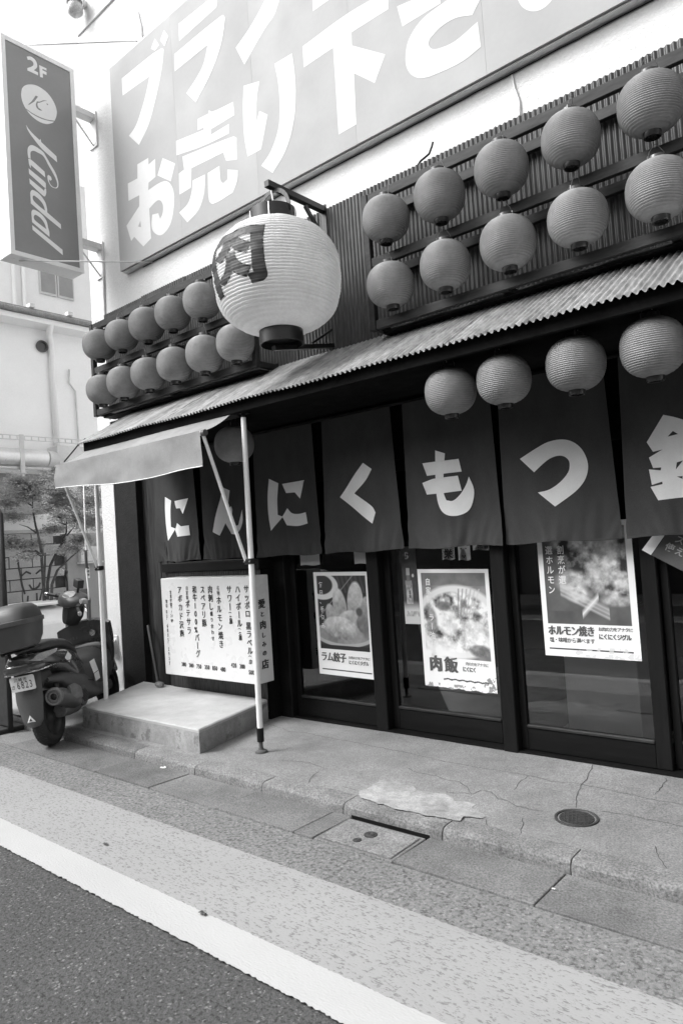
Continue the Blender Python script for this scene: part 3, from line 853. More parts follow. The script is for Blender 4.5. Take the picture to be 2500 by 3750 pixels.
def glass_door(x0, x1, y, sl=0.05, sr=0.05, rail=0.24):
    m = MB()
    m.box(x0, x0 + sl, y - 0.02, y + 0.02, 0.075, 2.055)
    m.box(x1 - sr, x1, y - 0.02, y + 0.02, 0.075, 2.055)
    m.box(x0 + sl, x1 - sr, y - 0.018, y + 0.018, 1.98, 2.055)
    d = m.build('glass_door', MT['dark_wood'], shop, bevel=0.004)
    m = MB()
    m.box(x0 + sl, x1 - sr, y - 0.018, y + 0.018, 0.075, rail - 0.022)
    m.build('bottom_rail', MT['dark_rail'], d, bevel=0.003)
    m = MB()
    m.box(x0 + sl, x1 - sr, y - 0.027, y + 0.018, rail - 0.02, rail)
    m.build('ledge', MT['rack_wood'], d, bevel=0.004)
    m = MB()
    m.box(x0 + sl, x1 - sr, y - 0.003, y + 0.002, rail, 1.98)
    m.build('glass_pane', MT['glass'], d)
glass_door(-4.073, -3.228, 4.17, 0.055, 0.012)
glass_door(-3.112, -2.178, 4.20, 0.055, 0.045)
glass_door(-2.072, -1.165, 4.17, 0.045, 0.085, 0.235)
glass_door(-1.160, -0.20, 4.215, 0.045, 0.05)
glass_door(-0.195, 0.75, 4.17, 0.045, 0.05)
m = MB()
m.box(-4.2, 1.0, 4.10, 4.29, 0.05, 0.072)
m.build('sill_track', MT['dark_rail'], shop)
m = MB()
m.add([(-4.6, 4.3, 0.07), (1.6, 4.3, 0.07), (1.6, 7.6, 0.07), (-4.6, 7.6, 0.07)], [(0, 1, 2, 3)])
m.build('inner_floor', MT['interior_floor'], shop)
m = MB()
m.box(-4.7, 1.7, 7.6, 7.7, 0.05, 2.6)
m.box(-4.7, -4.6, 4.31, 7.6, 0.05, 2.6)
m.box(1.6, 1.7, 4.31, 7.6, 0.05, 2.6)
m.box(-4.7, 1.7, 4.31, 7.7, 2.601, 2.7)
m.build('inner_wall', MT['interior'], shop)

# ---- corrugated eave above the doors
eave = thing('corrugated_eave', (-2.5, 3.5, 2.5), 'sloping galvanised corrugated eave above the cloth curtain', 'eave')
def eave_pt(x, w, v):
    y = 3.20 + 0.67 * v
    sag = 0.006 * noise.noise(Vector((x * 1.6, v * 2, 4)))
    return (x, y - w * 0.5 + (0.010 * noise.noise(Vector((x * 5, 0, 7))) if v == 0 else 0), 2.505 + 0.385 * v + w * 0.86 + sag)
xs = list(np.arange(-5.68, 1.3, 0.63))
for i in range(len(xs) - 1):
    dz = 0.003 * (i % 2)
    corr(xs[i], xs[i + 1] + 0.03, 0.0375, 0.0085, lambda x, w, v: (lambda p: (p[0], p[1], p[2] + dz))(eave_pt(x, w, v)), rows=4).build('corrugated_sheet', MT['corr_eave'], eave, smooth=True)
m = MB()
m.box(-5.64, 1.2, 3.245, 3.275, 2.44, 2.515)
m.build('fascia_board', MT['soffit'], eave, bevel=0.003)
m = MB()
m.box(-5.64, 1.2, 3.277, 4.11, 2.475, 2.495)
m.build('soffit', MT['soffit'], eave)
m = MB()
m.tube([(-5.66, 3.28, 2.56), (-5.74, 3.24, 2.50), (-5.70, 3.20, 2.47), (-5.72, 3.10, 2.35)], 0.006, 6)
m.build('loose_cable', MT['black'], eave, smooth=True)

# ---- corrugated cladding behind the lanterns
clad = thing('corrugated_cladding', (-2.6, 3.9, 2.9), 'dark weathered corrugated metal cladding behind the lantern racks', 'cladding')
xs = list(np.arange(-6.22, 1.2, 0.66))
for i in range(len(xs) - 1):
    d = 0.003 * (i % 2)
    top = 3.965 + random.uniform(-0.006, 0.006)
    corr(xs[i], xs[i + 1] + 0.02, 0.032, 0.0065, lambda x, w, v: (x, 3.885 - d + w, 2.88 + (top - 2.88) * v)).build('corrugated_sheet', MT['corr_dark'], clad, smooth=True)
m = MB()
m.box(-6.2, 1.1, 3.9, 3.955, 2.89, 3.93)
m.build('batten', MT['soffit'], clad)

# ---- opposite side of the street (seen only as a reflection in the panes)
opp = thing('opposite_building', (-2, -10, 0.1), 'dark shop row across the street, mirrored in the glass doors', 'building')
m = MB()
m.box(-34, 30, -16, -5.2, 0.1, 5.5)
m.build('wall', MT['opp'], opp)
for k in range(14):
    x0 = -28 + k * 3.7
    m = MB()
    m.box(x0, x0 + 3.0, -5.195, -5.10, 0.12, 2.5)
    m.build('shopfront', MT['opp_dark'], opp)
    m = MB()
    m.box(x0 - 0.1, x0 + 3.2, -5.19, -4.95, 2.62, 3.0)
    m.build('fascia', MT['wall_far'] if k % 3 == 1 else MT['opp'], opp)

# ================================================================== SIGNS ON THE UPPER WALL
wsign = thing('wall_signboard', (-3.4, 3.9, 4.31), 'huge pale grey wall signboard with big white Japanese lettering', 'sign')
sx = [-5.88, -4.88, -3.872, -2.86, -1.83, -0.82, 0.19, 1.2]
for i in range(len(sx) - 1):
    m = MB()
    m.box(sx[i] + 0.0006, sx[i + 1] - 0.0006, 3.88, 3.93, 4.312, 6.39)
    m.build('sign_panel', MT['sign_grey'], wsign)
m = MB()
m.box(-5.875, 1.2, 3.90, 3.958, 4.300, 4.310)
m.box(-5.875, 1.2, 3.886, 3.958, 6.392, 6.41)
m.build('frame', MT['light_metal'], wsign)
m = MB()
m.tube([(x, 3.952 + 0.006 * noise.noise(Vector((x * 4, 0, 0))), 4.288 + 0.006 * noise.noise(Vector((x * 6, 1, 0)))) for x in np.arange(-5.6, 1.1, 0.06)], 0.004, 6)
m.build('wiring', MT['black'], wsign, smooth=True)
for k, loops in enumerate(WALLSIGN):
    if len(loops) > 1 and inside(loops[1][0], [loops[0]]):
        groups = [loops]
    else:
        groups = [[q] for q in loops]
    m = MB()
    for gi, g in enumerate(groups):
        V, F = fill([rounded(q) for q in g], 0.4)
        m.add([(x, 3.8792 - 0.0005 * gi, z) for x, z in V], F)
    m.build('letter', MT['sign_white'], wsign)

blade = thing('projecting_sign', (-6.34, 3.3, 4.36), 'tall projecting box sign at the corner reading 2F and a script name', 'sign')
m = MB()
m.box(-6.47, -6.262, 2.968, 3.702, 4.358, 6.475)
m.build('box', MT['white_paint'], blade, bevel=0.006)
m = MB()
fy0, fy1, fz0, fz1, t = 2.968, 3.702, 4.358, 6.475, 0.042
m.box(-6.261, -6.244, fy0, fy0 + t, fz0, fz1)
m.box(-6.261, -6.244, fy1 - t, fy1, fz0, fz1)
m.box(-6.261, -6.244, fy0 + t, fy1 - t, fz0, fz0 + t)
m.box(-6.261, -6.244, fy0 + t, fy1 - t, fz1 - t, fz1)
m.build('frame', MT['white_paint'], blade)
m = MB()
m.box(-6.2615, -6.252, fy0 + t, fy1 - t, fz0 + t, fz1 - t)
m.build('face', MT['blade_face'], blade)
for loops in BLADE:
    V, F = fill([rounded(q) for q in loops], 0.4)
    m = MB()
    m.add([(-6.2505, y, z) for y, z in V], F)
    m.build('letter', MT['blade_white'], blade)
for z in (6.12, 4.72):
    m = MB()
    m.box(-6.40, -6.30, 3.703, 3.958, z - 0.03, z + 0.03)
    m.box(-6.42, -6.28, 3.945, 3.9595, z - 0.32, z + 0.05)
    m.bar((-6.35, 3.72, z - 0.05), (-6.35, 3.95, z - 0.30), 0.012, 0.012)
    m.build('bracket', MT['light_metal'], blade)
for (a, b) in (((-6.30, 3.20, 6.50), (-5.50, 3.958, 6.518)), ((-6.32, 3.08, 4.34), (-5.44, 3.958, 4.29)), ((-6.33, 3.21, 6.47), (-6.30, 3.20, 6.50))):
    m = MB()
    m.tube([a, b], 0.007, 6)
    m.build('stay_rod', MT['light_metal'], blade, smooth=True)

lamp = thing('wall_lamp', (-6.36, 3.92, 7.2), 'small bulkhead lamp high on the white wall at the building corner', 'lamp')
MB().lathe([(0.0, 0.0), (0.05, 0.005), (0.075, 0.03), (0.08, 0.08), (0.07, 0.13), (0.0, 0.14)], 18, (-6.38, 3.84, 7.20)).build('glass_globe', MT['lens'], lamp, smooth=True)
MB().lathe([(0.0, 0.0), (0.085, 0.0), (0.085, 0.05), (0.0, 0.05)], 18, (-6.38, 3.84, 7.335)).build('collar', MT['steel'], lamp, smooth=True, auto=40)
m = MB()
m.box(-6.41, -6.35, 3.85, 3.958, 7.35, 7.41)
m.build('arm', MT['light_metal'], lamp)

def cable(name, pts, r, label, mat=None):
    m = MB()
    m.tube(pts, r, 6)
    return tag(m.build(name, mat or MT['light_metal'], smooth=True), label, 'cable')
cable('wall_cable', [(-6.545, 3.953, 7.13), (-6.2, 3.95, 7.135), (-5.873, 3.95, 7.144), (-5.3, 3.952, 7.16)], 0.011, 'grey cable running level across the white wall above the signboard')
cable('wall_cable', [(-5.9, 3.952, 7.25), (-5.732, 3.952, 7.063), (-5.449, 3.952, 6.777), (-5.405, 3.952, 6.60), (-5.40, 3.952, 6.42)], 0.008, 'crooked cable dropping to the top edge of the signboard')
cable('wall_conduit', [(-6.29, 3.95, 4.65), (-6.292, 3.948, 4.439), (-6.305, 3.949, 4.2), (-6.31, 3.949, 3.953), (-6.31, 3.949, 3.6)], 0.011, 'white conduit running down the wall corner above the left rack', MT['white_wall'])
cable('bent_cable', [(-2.52, 3.94, 3.93), (-2.42, 3.92, 3.962), (-2.36, 3.90, 3.99), (-2.29, 3.90, 4.01), (-2.265, 3.90, 4.05), (-2.255, 3.90, 4.075)], 0.008, 'bent black cable end poking above the corrugated cladding', MT['black'])
cable('wall_wire', [(-1.70, 3.953, 4.28), (-1.69, 3.95, 4.2), (-1.665, 3.95, 4.1), (-1.665, 3.95, 3.96)], 0.006, 'thin pale wire hanging from the signboard to the right rack', MT['light_metal'])
o = thing('outlet_cover', (-6.45, 3.95, 0.45), 'small pale weatherproof outlet hood low on the white pillar', 'outlet')
m = MB()
m.prism([(3.959, 0.47), (3.87, 0.50), (3.89, 0.57), (3.959, 0.655)], lambda p: (-6.50, p[0], p[1]), lambda p: (-6.42, p[0], p[1]))
m.build('hood', MT['light_metal'], o, bevel=0.004)
m = MB()
m.box(-6.52, -6.40, 3.948, 3.9595, 0.43, 0.67)
m.build('plate', MT['light_metal'], o, bevel=0.003)

# ================================================================== LANTERN RACKS AND LANTERNS
def rack(label, x0, x1, ends):
    t = thing('lantern_rack', ((x0 + x1) / 2, 3.7, 2.86), label, 'rack', 'timber lantern racks')
    for z0, z1 in ((3.70, 3.765), (3.275, 3.335), (2.862, 2.922)):
        m = MB()
        m.box(x0 + 0.046, x1 - 0.046, 3.628, 3.662, z0, z1)
        m.build('front_rail', MT['rack_wood'], t, bevel=0.003)
        m = MB()
        m.box(x0, x1, 3.83, 3.864, z0 - 0.002, z1 - 0.004)
        m.build('rear_rail', MT['rack_wood'], t, bevel=0.003)
    for x in ([x0, x1 - 0.045] if ends else [x0]):
        m = MB()
        m.box(x, x + 0.045, 3.622, 3.666, 2.858, 3.769)
        m.build('post', MT['rack_wood'], t, bevel=0.003)
    k = int((x1 - x0) / 0.92)
    for i in range(k + 1):
        x = x0 + 0.0 + (x1 - x0 - 0.045) * i / k
        for z in (3.712, 3.285, 2.868):
            m = MB()
            m.box(x + 0.003, x + 0.042, 3.667, 3.829, z, z + 0.04)
            m.build('cross_piece', MT['rack_wood'], t)
    m = MB()
    m.box(x0 + 0.05, x1 - 0.05, 3.70, 3.828, 2.845, 2.861)
    m.build('bottom_board', MT['black'], t)
    return t
rack('black timber rack of lanterns beside the building corner, left of the white lantern', -6.08, -3.76, True)
rack('black timber rack of lanterns on the right, running out of the picture', -2.67, 1.05, True)

def lantern_profile(a, b, p, ring, nr, amp, sub=4):
    tmax = (1 - (ring / a) ** p) ** (1 / p)
    pr = []
    for i in range(nr * sub + 1):
        s_ = -1 + 2 * i / (nr * sub)
        t = s_ * tmax
        r = a * max(0.0, 1 - abs(t) ** p) ** (1 / p)
        ph = (i % sub) / sub
        pr.append((r - amp * (1 - math.sin(math.pi * ph) ** 0.7), b * t))
    return pr, b * tmax

pr, ZH = lantern_profile(0.152, 0.142, 2.3, 0.040, 27, 0.0052)
mb = MB()
mb.lathe(pr, 48, wob=lambda t, h: -0.0011 if (int(round(t / (2 * math.pi) * 48)) % 6) == 0 else 0.0)
LA = thing('paper_lantern', (0, 0, 0), 'x', 'lantern', 'small ribbed paper lanterns')
mb.build('paper_body', MT['lantern'], LA, smooth=True, local=True)
MB().lathe([(0.030, ZH + 0.024), (0.040, ZH + 0.024), (0.044, ZH + 0.020), (0.046, ZH - 0.006), (0.030, ZH - 0.006)], 28).build('top_ring', MT['lantern_ring'], LA, smooth=True, auto=40, local=True)
MB().lathe([(0.030, -ZH + 0.006), (0.043, -ZH + 0.006), (0.042, -ZH - 0.020), (0.039, -ZH - 0.024), (0.031, -ZH - 0.024), (0.031, -ZH - 0.004), (0.0, -ZH - 0.004)], 28).build('bottom_ring', MT['lantern_ring'], LA, smooth=True, auto=40, local=True)
mw = MB()
mw.tube([(-0.042, 0, ZH + 0.015), (-0.036, 0.004, ZH + 0.05), (-0.012, 0.012, ZH + 0.085), (0.0, 0.02, ZH + 0.098), (0.014, 0.012, ZH + 0.085), (0.036, 0.004, ZH + 0.05), (0.042, 0, ZH + 0.015)], 0.0014, 5)
mw.build('hanging_wire', MT['sc_mid'], LA, smooth=True, local=True)
for sx_ in (-1, 1):
    mw = MB()
    mw.box(sx_ * 0.045 - 0.003, sx_ * 0.045 + 0.003, -0.003, 0.003, ZH + 0.002, ZH + 0.026)
    mw.build('clip', MT['alu'], LA, local=True)

ORD = ['first', 'second', 'third', 'fourth', 'fifth', 'sixth']
spots = []
for i, x in enumerate((-5.80, -5.42, -5.035, -4.66, -4.275)):
    spots.append((x, 3.555, 3.492, f'{ORD[i]} lantern from the building corner in the upper row of the left rack'))
for i, x in enumerate((-5.785, -5.43, -5.05, -4.67, -4.275, -3.90)):
    spots.append((x, 3.555, 3.060, f'{ORD[i]} lantern from the building corner in the lower row of the left rack'))
for i, x in enumerate((-2.435, -2.04, -1.635, -1.237, -0.84)):
    spots.append((x, 3.555, 3.510, f'{ORD[i]} lantern from the left in the upper row of the right rack'))
for i, x in enumerate((-2.435, -2.035, -1.63, -1.235, -0.835)):
    spots.append((x, 3.555, 3.085, f'{ORD[i]} lantern from the left in the lower row of the right rack'))
for i, x in enumerate((-1.985, -1.652, -1.258, -0.89)):
    spots.append((x, 3.42, 2.302, f'{ORD[i]} from the left of the four lanterns hanging under the eave before the curtain'))
spots.append((-3.93, 3.50, 2.278, 'single dim lantern in the shade behind the awning pole'))
for i, (x, y, z, lab) in enumerate(spots):
    o = LA if i == 0 else copy_tree(LA)
    o.location = (x, y, z)
    o.rotation_euler = (R(random.uniform(-2.5, 2.5)), R(random.uniform(-2.5, 2.5)), R(random.uniform(0, 360)))
    s_ = random.uniform(0.985, 1.02) * (0.95 if y < 3.45 else 1.0)
    o.scale = (s_, s_, s_ * random.uniform(0.97, 1.03))
    o['label'] = lab
ORG[LA] = Vector((0, 0, 0))
# cords that carry the lanterns under the eave
for k_, (x, y, z, lab) in enumerate(spots[-5:]):
    m = MB()
    m.tube([(0, 0.02, 0.235), (0.006, 0.015, 0.30), (-0.004, 0.02, 2.474 - z)], 0.0022, 5)
    m.build('hanging_cord', MT['light_metal'], [q for q in C.objects if q.get('label') == lab][0], smooth=True, local=True)

# ---- the big white lantern and its iron bracket
BC = Vector((-3.19, 3.32, 3.29))
BA, BB, BP, BR = 0.432, 0.372, 2.5, 0.150
pr, ZB = lantern_profile(BA, BB, BP, BR, 36, 0.0105)
def wrinkle(t, h):
    c_, s_ = math.cos(t), math.sin(t)
    return 0.010 * noise.noise(Vector((c_ * 1.6, s_ * 1.6, h * 5))) + 0.006 * noise.noise(Vector((c_ * 4, s_ * 4, h * 16))) - (0.004 if (int(round(t / (2 * math.pi) * 112)) % 14) == 0 else 0)
big = thing('big_lantern', (BC.x, BC.y, BC.z - ZB - 0.12), 'huge white paper lantern painted with one black character', 'lantern')
m = MB()
m.lathe(pr, 112, BC, wob=wrinkle)
body = m.build('paper_body', MT['lantern_white'], big, smooth=True)
for k, loops in enumerate(NIKU):
    L0 = [rounded([(t * 0.41, z) for t, z in q]) for q in loops]
    V, F = fill(L0, 0.009)
    m = MB()
    for (u, z) in V:
        t = u / 0.41
        z = max(-0.34, min(0.34, z * 0.97))
        tt = min(0.999, abs(z) / BB)
        ph = ((z / ZB + 1) / 2 * 36) % 1.0
        r = BA * (1 - tt ** BP) ** (1 / BP) + wrinkle(t, z) + 0.0028 - 0.0105 * (1 - math.sin(math.pi * ph) ** 0.7)
        m.v.append((BC.x + r * math.cos(t), BC.y + r * math.sin(t), BC.z + z))
    m.f = F
    m.build('painted_character', MT['ink'], body, smooth=True)
MB().lathe([(BR - 0.006, ZB + 0.105), (BR + 0.004, ZB + 0.105), (BR + 0.006, ZB - 0.01), (BR - 0.006, ZB - 0.01)], 40, BC).build('top_ring', MT['black_metal'], big, smooth=True, auto=40)
MB().lathe([(BR - 0.008, -ZB + 0.01), (BR - 0.002, -ZB + 0.01), (BR - 0.002, -ZB - 0.088), (BR - 0.010, -ZB - 0.091), (BR - 0.012, -ZB - 0.04), (0, -ZB - 0.04)], 40, BC).build('bottom_ring', MT['black_metal'], big, smooth=True, auto=40)
m = MB()
zt = BC.z + ZB
arc = [(BC.x - 0.150 * math.cos(a), BC.y, zt + 0.06 + 0.185 * math.sin(a) ** 0.8) for a in np.linspace(0.0, math.pi, 15)]
for i in range(len(arc) - 1):
    m.bar(arc[i], arc[i + 1], 0.028, 0.005, up=(0, 1, 0))
m.build('handle', MT['black_metal'], big)
for a in (0.3, 1.6, 2.9, 4.1, 5.3):
    m = MB()
    x, y = BC.x + (BR + 0.008) * math.cos(a), BC.y + (BR + 0.008) * math.sin(a)
    m.box(x - 0.003, x + 0.003, y - 0.003, y + 0.003, zt - 0.005, zt + 0.10)
    m.build('clip', MT['steel'], big)
m = MB()
m.tube([(BC.x + 0.02, BC.y, zt + 0.06), (BC.x, BC.y - 0.005, zt + 0.25)], 0.006, 6)
m.build('hook_rod', MT['steel'], big)
brk = thing('lantern_bracket', (-3.2, 3.87, 2.9), 'black iron bracket arms holding the big white lantern', 'bracket')
m = MB()
m.bar((-3.205, 3.868, 3.955), (-3.19, 3.27, 3.935), 0.045, 0.045)
m.build('arm', MT['black_metal'], brk, bevel=0.003)
m = MB()
m.bar((-3.20, 3.865, 3.70), (-3.198, 3.66, 3.915), 0.024, 0.024)
m.bar((-3.205, 3.872, 3.66), (-3.205, 3.872, 3.99), 0.05, 0.012, up=(0, 1, 0))
m.build('brace', MT['black_metal'], brk)
m = MB()
m.bar((-3.20, 3.868, 2.93), (-3.19, 3.24, 2.80), 0.035, 0.03)
m.bar((-3.20, 3.868, 3.05), (-3.195, 3.64, 2.91), 0.014, 0.014)
m.build('lower_arm', MT['black_metal'], brk)

# ================================================================== NOREN CURTAIN
noren = thing('noren_curtain', (-3.3, 4.03, 1.40), 'dark cloth shop curtain in seven panels with large white Japanese characters', 'curtain')
PAN = [(-5.715, -5.085, 2.43), (-5.01, -4.355, 2.43), (-4.285, -3.575, 2.43), (-3.505, -2.815, 2.43), (-2.745, -2.03, 2.43), (-2.008, -1.305, 2.43), (-1.253, -0.53, 2.43)]
def fold(i, x, z):
    x0, x1, zt_ = PAN[i]
    u = (x - x0) / (x1 - x0)
    d = max(0.0, (2.43 - z) / 1.03)
    y = 0.020 * d * math.sin(u * 7.3 * (1.1 + 0.25 * math.sin(i * 2.1)) + i * 1.7)
    y += 0.014 * d * noise.noise(Vector((x * 4.5 + i * 3, z * 1.2, i)))
    y += 0.026 * max(0, 1 - (z - 1.4) / 0.32) * noise.noise(Vector((x * 22 + (z - 1.4) * 20 * (0.5 - u), z * 4, i + 4)))
    return min(4.012 + y, 4.078)
for i, (x0, x1, zt_) in enumerate(PAN):
    def cl(u, v):
        z = 1.40 + (2.43 - 1.40) * v
        taper = 0.010 * (1 - v)
        xa, xb = x0 - taper + 0.018 * v, x1 + taper - 0.018 * v
        x = xa + (xb - xa) * u
        z2 = z + (1 - v) * 0.006 * math.sin(u * 9 + i * 2)
        return (x, fold(i, x, z), z2)
    m = MB()
    m.grid(cl, 60, 60)
    p = m.build('curtain_panel', MT['noren'], noren, smooth=True)
    mh = MB()
    mh.grid(lambda u, v: (lambda q: (q[0], q[1] - 0.0025, q[2] + 0.002 + v * 0.012))(cl(u, 0)), 34, 1)
    mh.build('hem', MT['noren'], p, smooth=True)
    loops = NOREN[i + 1]
    hole = len(loops) > 1 and inside(loops[1][0], [loops[0]]) and i == 6
    groups = [loops] if hole else [[q] for q in loops]
    m = MB()
    for gi, g in enumerate(groups):
        V, F = fill([rounded(q) for q in g], 0.03)
        m.add([(x, fold(i, x, z) - 0.0035 - 0.0008 * gi, z) for x, z in V], F)
    m.build('printed_character', MT['noren_print'], p, smooth=True)
# the last panel's character carries on past the picture edge
m = MB()
for (x0, x1, z0, z1) in ((-0.93, -0.88, 1.53, 1.93), (-0.88, -0.66, 1.88, 1.93), (-0.71, -0.66, 1.53, 1.88), (-0.85, -0.74, 1.60, 1.74)):
    V, F = fill([[(x0, z0), (x1, z0), (x1, z1), (x0, z1)]], 0.04)
    m.add([(x, fold(6, x, z) - 0.0035, z) for x, z in V], F)
m.build('printed_character', MT['noren_print'], noren.children[-1] if False else p, smooth=True)
m = MB()
m.tube([(-5.8, 4.03, 2.445), (-0.4, 4.03, 2.445)], 0.014, 10)
m.build('rod', MT['black'], noren, smooth=True)

# ================================================================== AWNING ON TWO POLES
aw = thing('pole_awning', (-4.6, 3.3, 0.06), 'grey canvas awning on two white poles at the left of the shop', 'awning')
def canopy(u, v):
    x = -5.64 + 1.96 * u
    y = 2.995 + 0.32 * v
    z = 2.297 + 0.19 * v - 0.018 * math.sin(math.pi * v) - 0.006 * math.sin(u * 7) * math.sin(math.pi * v)
    return (x, y, z)
m = MB()
m.grid(canopy, 40, 10)
m.build('canopy', MT['canvas'], aw, smooth=True)
def val(u, v):
    x = -5.64 + 1.96 * u
    low = 2.055 + 0.050 * (1 - u) ** 2 - 0.012 * math.sin(u * math.pi) + 0.008 * math.sin(u * 8.5)
    z = 2.303 + (low - 2.303) * v
    y = 2.975 - 0.012 * v * math.sin(u * 11 + 1) - 0.035 * v * noise.noise(Vector((u * 5, v, 3))) + 0.004 * noise.noise(Vector((u * 18, v * 3, 7)))
    return (x, y, z)
m = MB()
m.grid(val, 60, 10)
v_ = m.build('valance', MT['canvas'], aw, smooth=True)
m = MB()
m.tube([val(u, 1.0) for u in np.linspace(0, 1, 61)], 0.0035, 5)
m.build('piping', MT['white_paint'], v_, smooth=True)
m = MB()
m.tube([(-5.67, 2.995, 2.287), (-3.665, 2.995, 2.287)], 0.014, 10)
m.build('front_bar', MT['white_paint'], aw, smooth=True)
m = MB()
m.tube([(-5.63, 3.33, 2.455), (-3.66, 3.33, 2.455)], 0.030, 14)
m.build('roller', MT['black_metal'], aw, smooth=True, auto=40)
for (px, py, zb, dx) in ((-3.612, 3.305, 0.06, -0.03), (-5.625, 3.335, 0.06, 0.0)):
    m = MB()
    m.tube([(px - 0.012, py, zb + 0.10), (px, py, 1.15), (px + 0.014, py, 2.41)], [0.0205, 0.0205, 0.0185], 14)
    m.build('pole', MT['white_paint'], aw, smooth=True, auto=40)
    m = MB()
    m.tube([(px - 0.013, py, zb + 0.075), (px - 0.012, py, zb + 0.17)], 0.0245, 14)
    m.build('pole_cap', MT['black'], aw, smooth=True, auto=40)
    MB().lathe([(0.0, 0.10), (0.014, 0.10), (0.015, 0.035), (0.02, 0.02), (0.042, 0.012), (0.046, 0.0), (0.0, 0.0)], 20, (px - 0.014, py, zb + 0.001)).build('foot', MT['sc_mid'], aw, smooth=True, auto=40)
    m = MB()
    m.tube([(px + 0.014, py, 2.405), (px + 0.015, py, 2.472)], 0.014, 10)
    m.box(px - 0.03, px + 0.035, py - 0.02, py + 0.05, 2.440, 2.4735)
    m.build('roller_bracket', MT['black_metal'], aw)
    bx = -3.675 if dx else -5.63
    m = MB()
    m.tube([(bx, 2.995, 2.285), (px - 0.035 if dx else px - 0.02, py - 0.01, 1.385)], 0.0125, 10)
    m.build('arm', MT['white_paint'], aw, smooth=True, auto=40)
    m = MB()
    m.box(px - 0.05, px + 0.03, py - 0.026, py + 0.024, 1.372, 1.412)
    c_ = m.build('clamp', MT['black_metal'], aw, bevel=0.006)
    m = MB()
    for bxx in (-0.038, 0.018):
        m.tube([(px + bxx, py - 0.034, 1.392), (px + bxx, py - 0.024, 1.392)], 0.006, 8)
    m.build('bolt', MT['steel'], c_, smooth=True, auto=40)
    MB().lathe([(0.0, 0.0), (0.022, 0.0), (0.022, 0.03), (0.0, 0.03)], 14, (bx if dx else bx - 0.03, 2.995, 2.287), axis='x').build('end_cap', MT['sc_mid'], aw, smooth=True, auto=40)
m = MB()
m.tube([(-5.70, 3.27, 2.42), (-5.695, 3.25, 1.62), (-5.69, 3.24, 1.36), (-5.64, 3.22, 1.22), (-5.638, 3.22, 1.08)], 0.007, 8)
ch = m.build('crank_rod', MT['white_paint'], aw, smooth=True)
for (z0, z1, x, y) in ((1.40, 1.56, -5.693, 3.245), (0.94, 1.12, -5.638, 3.22)):
    m = MB()
    m.tube([(x, y, z0), (x, y, z1)], 0.013, 10)
    m.build('grip', MT['sc_mid'], ch, smooth=True, auto=40)

# ================================================================== MENU BOX, POSTERS, PAPERS
menu = thing('menu_lightbox', (-4.71, 3.85, 0.395), 'white menu light box covered in vertical Japanese writing', 'sign')
m = MB()
m.box(-5.32, -4.108, 3.75, 3.935, 0.395, 1.258)
m.build('box', MT['menu'], menu, bevel=0.005)
fm = lambda p: (p[0], 3.7485, p[1])
cols = [("サッポロ 黒ラベル", -4.172, 1.190, 0.630, "(中)", "500", 0.471), ("ハイボール", -4.277, 1.190, 0.845, "(各種)", "380", 0.511), ("サワー", -4.381, 1.190, 0.975, "(各種)", "420", 0.514),
        ("ホルモン焼き", -4.520, 1.100, 0.662, "", "480", 0.471), ("肉刺し", -4.624, 1.190, 0.975, "盛り合わせ", "850", 0.474), ("スペアリ豚", -4.726, 1.190, 0.835, "", "350", 0.475),
        ("和牛100%バーグ", -4.835, 1.190, 0.570, "", "750", 0.475), ("ポテサラ", -4.940, 1.065, 0.758, "", "380", 0.477), ("アボカド沢庵", -5.044, 1.190, 0.727, "", "380", 0.48)]
for txt, xc, zt_, zb_, small, price, zp in cols:
    n_ = len(txt) - 0.5 * txt.count(' ')
    pitch = (zt_ - zb_) / n_
    sz = min(0.070, pitch * 1.0)
    z_ = zt_
    for word in txt.split(' '):
        lettering('menu_line', column(word, xc, z_, sz, pitch, 0.006, 0.062 / sz), fm, MT['menu_ink'], menu, fat=0.0022)
        z_ -= pitch * (len(word) + 0.5)
    if small:
        lettering('menu_line', column(small, xc, zb_ - 0.004, 0.040, 0.030 if len(small) < 5 else 0.052, 0.010, 0.95), fm, MT['menu_ink'], menu, fat=0.0010)
    lettering('price', row(price, xc - 0.031, zp - 0.004, 0.050, 0.0225, 0.022, 0.8), fm, MT['menu_ink'], menu, fat=0.0010)
lettering('menu_line', column("名物", -4.520, 1.188, 0.042, 0.043, 0.010, 0.9), fm, MT['menu_ink'], menu)
lettering('menu_line', column("自家製", -4.940, 1.188, 0.040, 0.041, 0.010, 0.9), fm, MT['menu_ink'], menu)
lettering('menu_line', column("営業時間", -5.178, 1.150, 0.034, 0.036, 0.012, 0.9), fm, MT['menu_ink'], menu)
lettering('menu_line', row("17", -5.196, 0.985, 0.036, 0.017, 0.015, 0.8) + column("〜", -5.178, 0.972, 0.03) + row("24", -5.196, 0.906, 0.036, 0.017, 0.015, 0.8) + column("時", -5.178, 0.895, 0.036, None, 0.012), fm, MT['menu_ink'], menu)
lettering('menu_line', column("電話", -5.246, 1.068, 0.034, 0.037, 0.012, 0.9), fm, MT['menu_ink'], menu)
lettering('menu_line', column("03-6805-2937", -5.250, 0.980, 0.042, 0.042, 0.022, 0.9), fm, MT['menu_ink'], menu)
fs_ = lambda p: (-4.1065, p[0], p[1])
it = []
z = 1.068
for ch, sz, st in (("愛", 0.078, 0.105), ("と", 0.045, 0.075), ("肉", 0.072, 0.10), ("し", 0.046, 0.075), ("み", 0.046, 0.075), ("の", 0.046, 0.075), ("店", 0.078, 0.09)):
    it += column(ch, 3.845, z, sz, None, 0.016)
    z -= st * 0.96
lettering('menu_line', it, fs_, MT['menu_ink'], menu, fat=0.003, nrm=(0.00025, 0, 0))

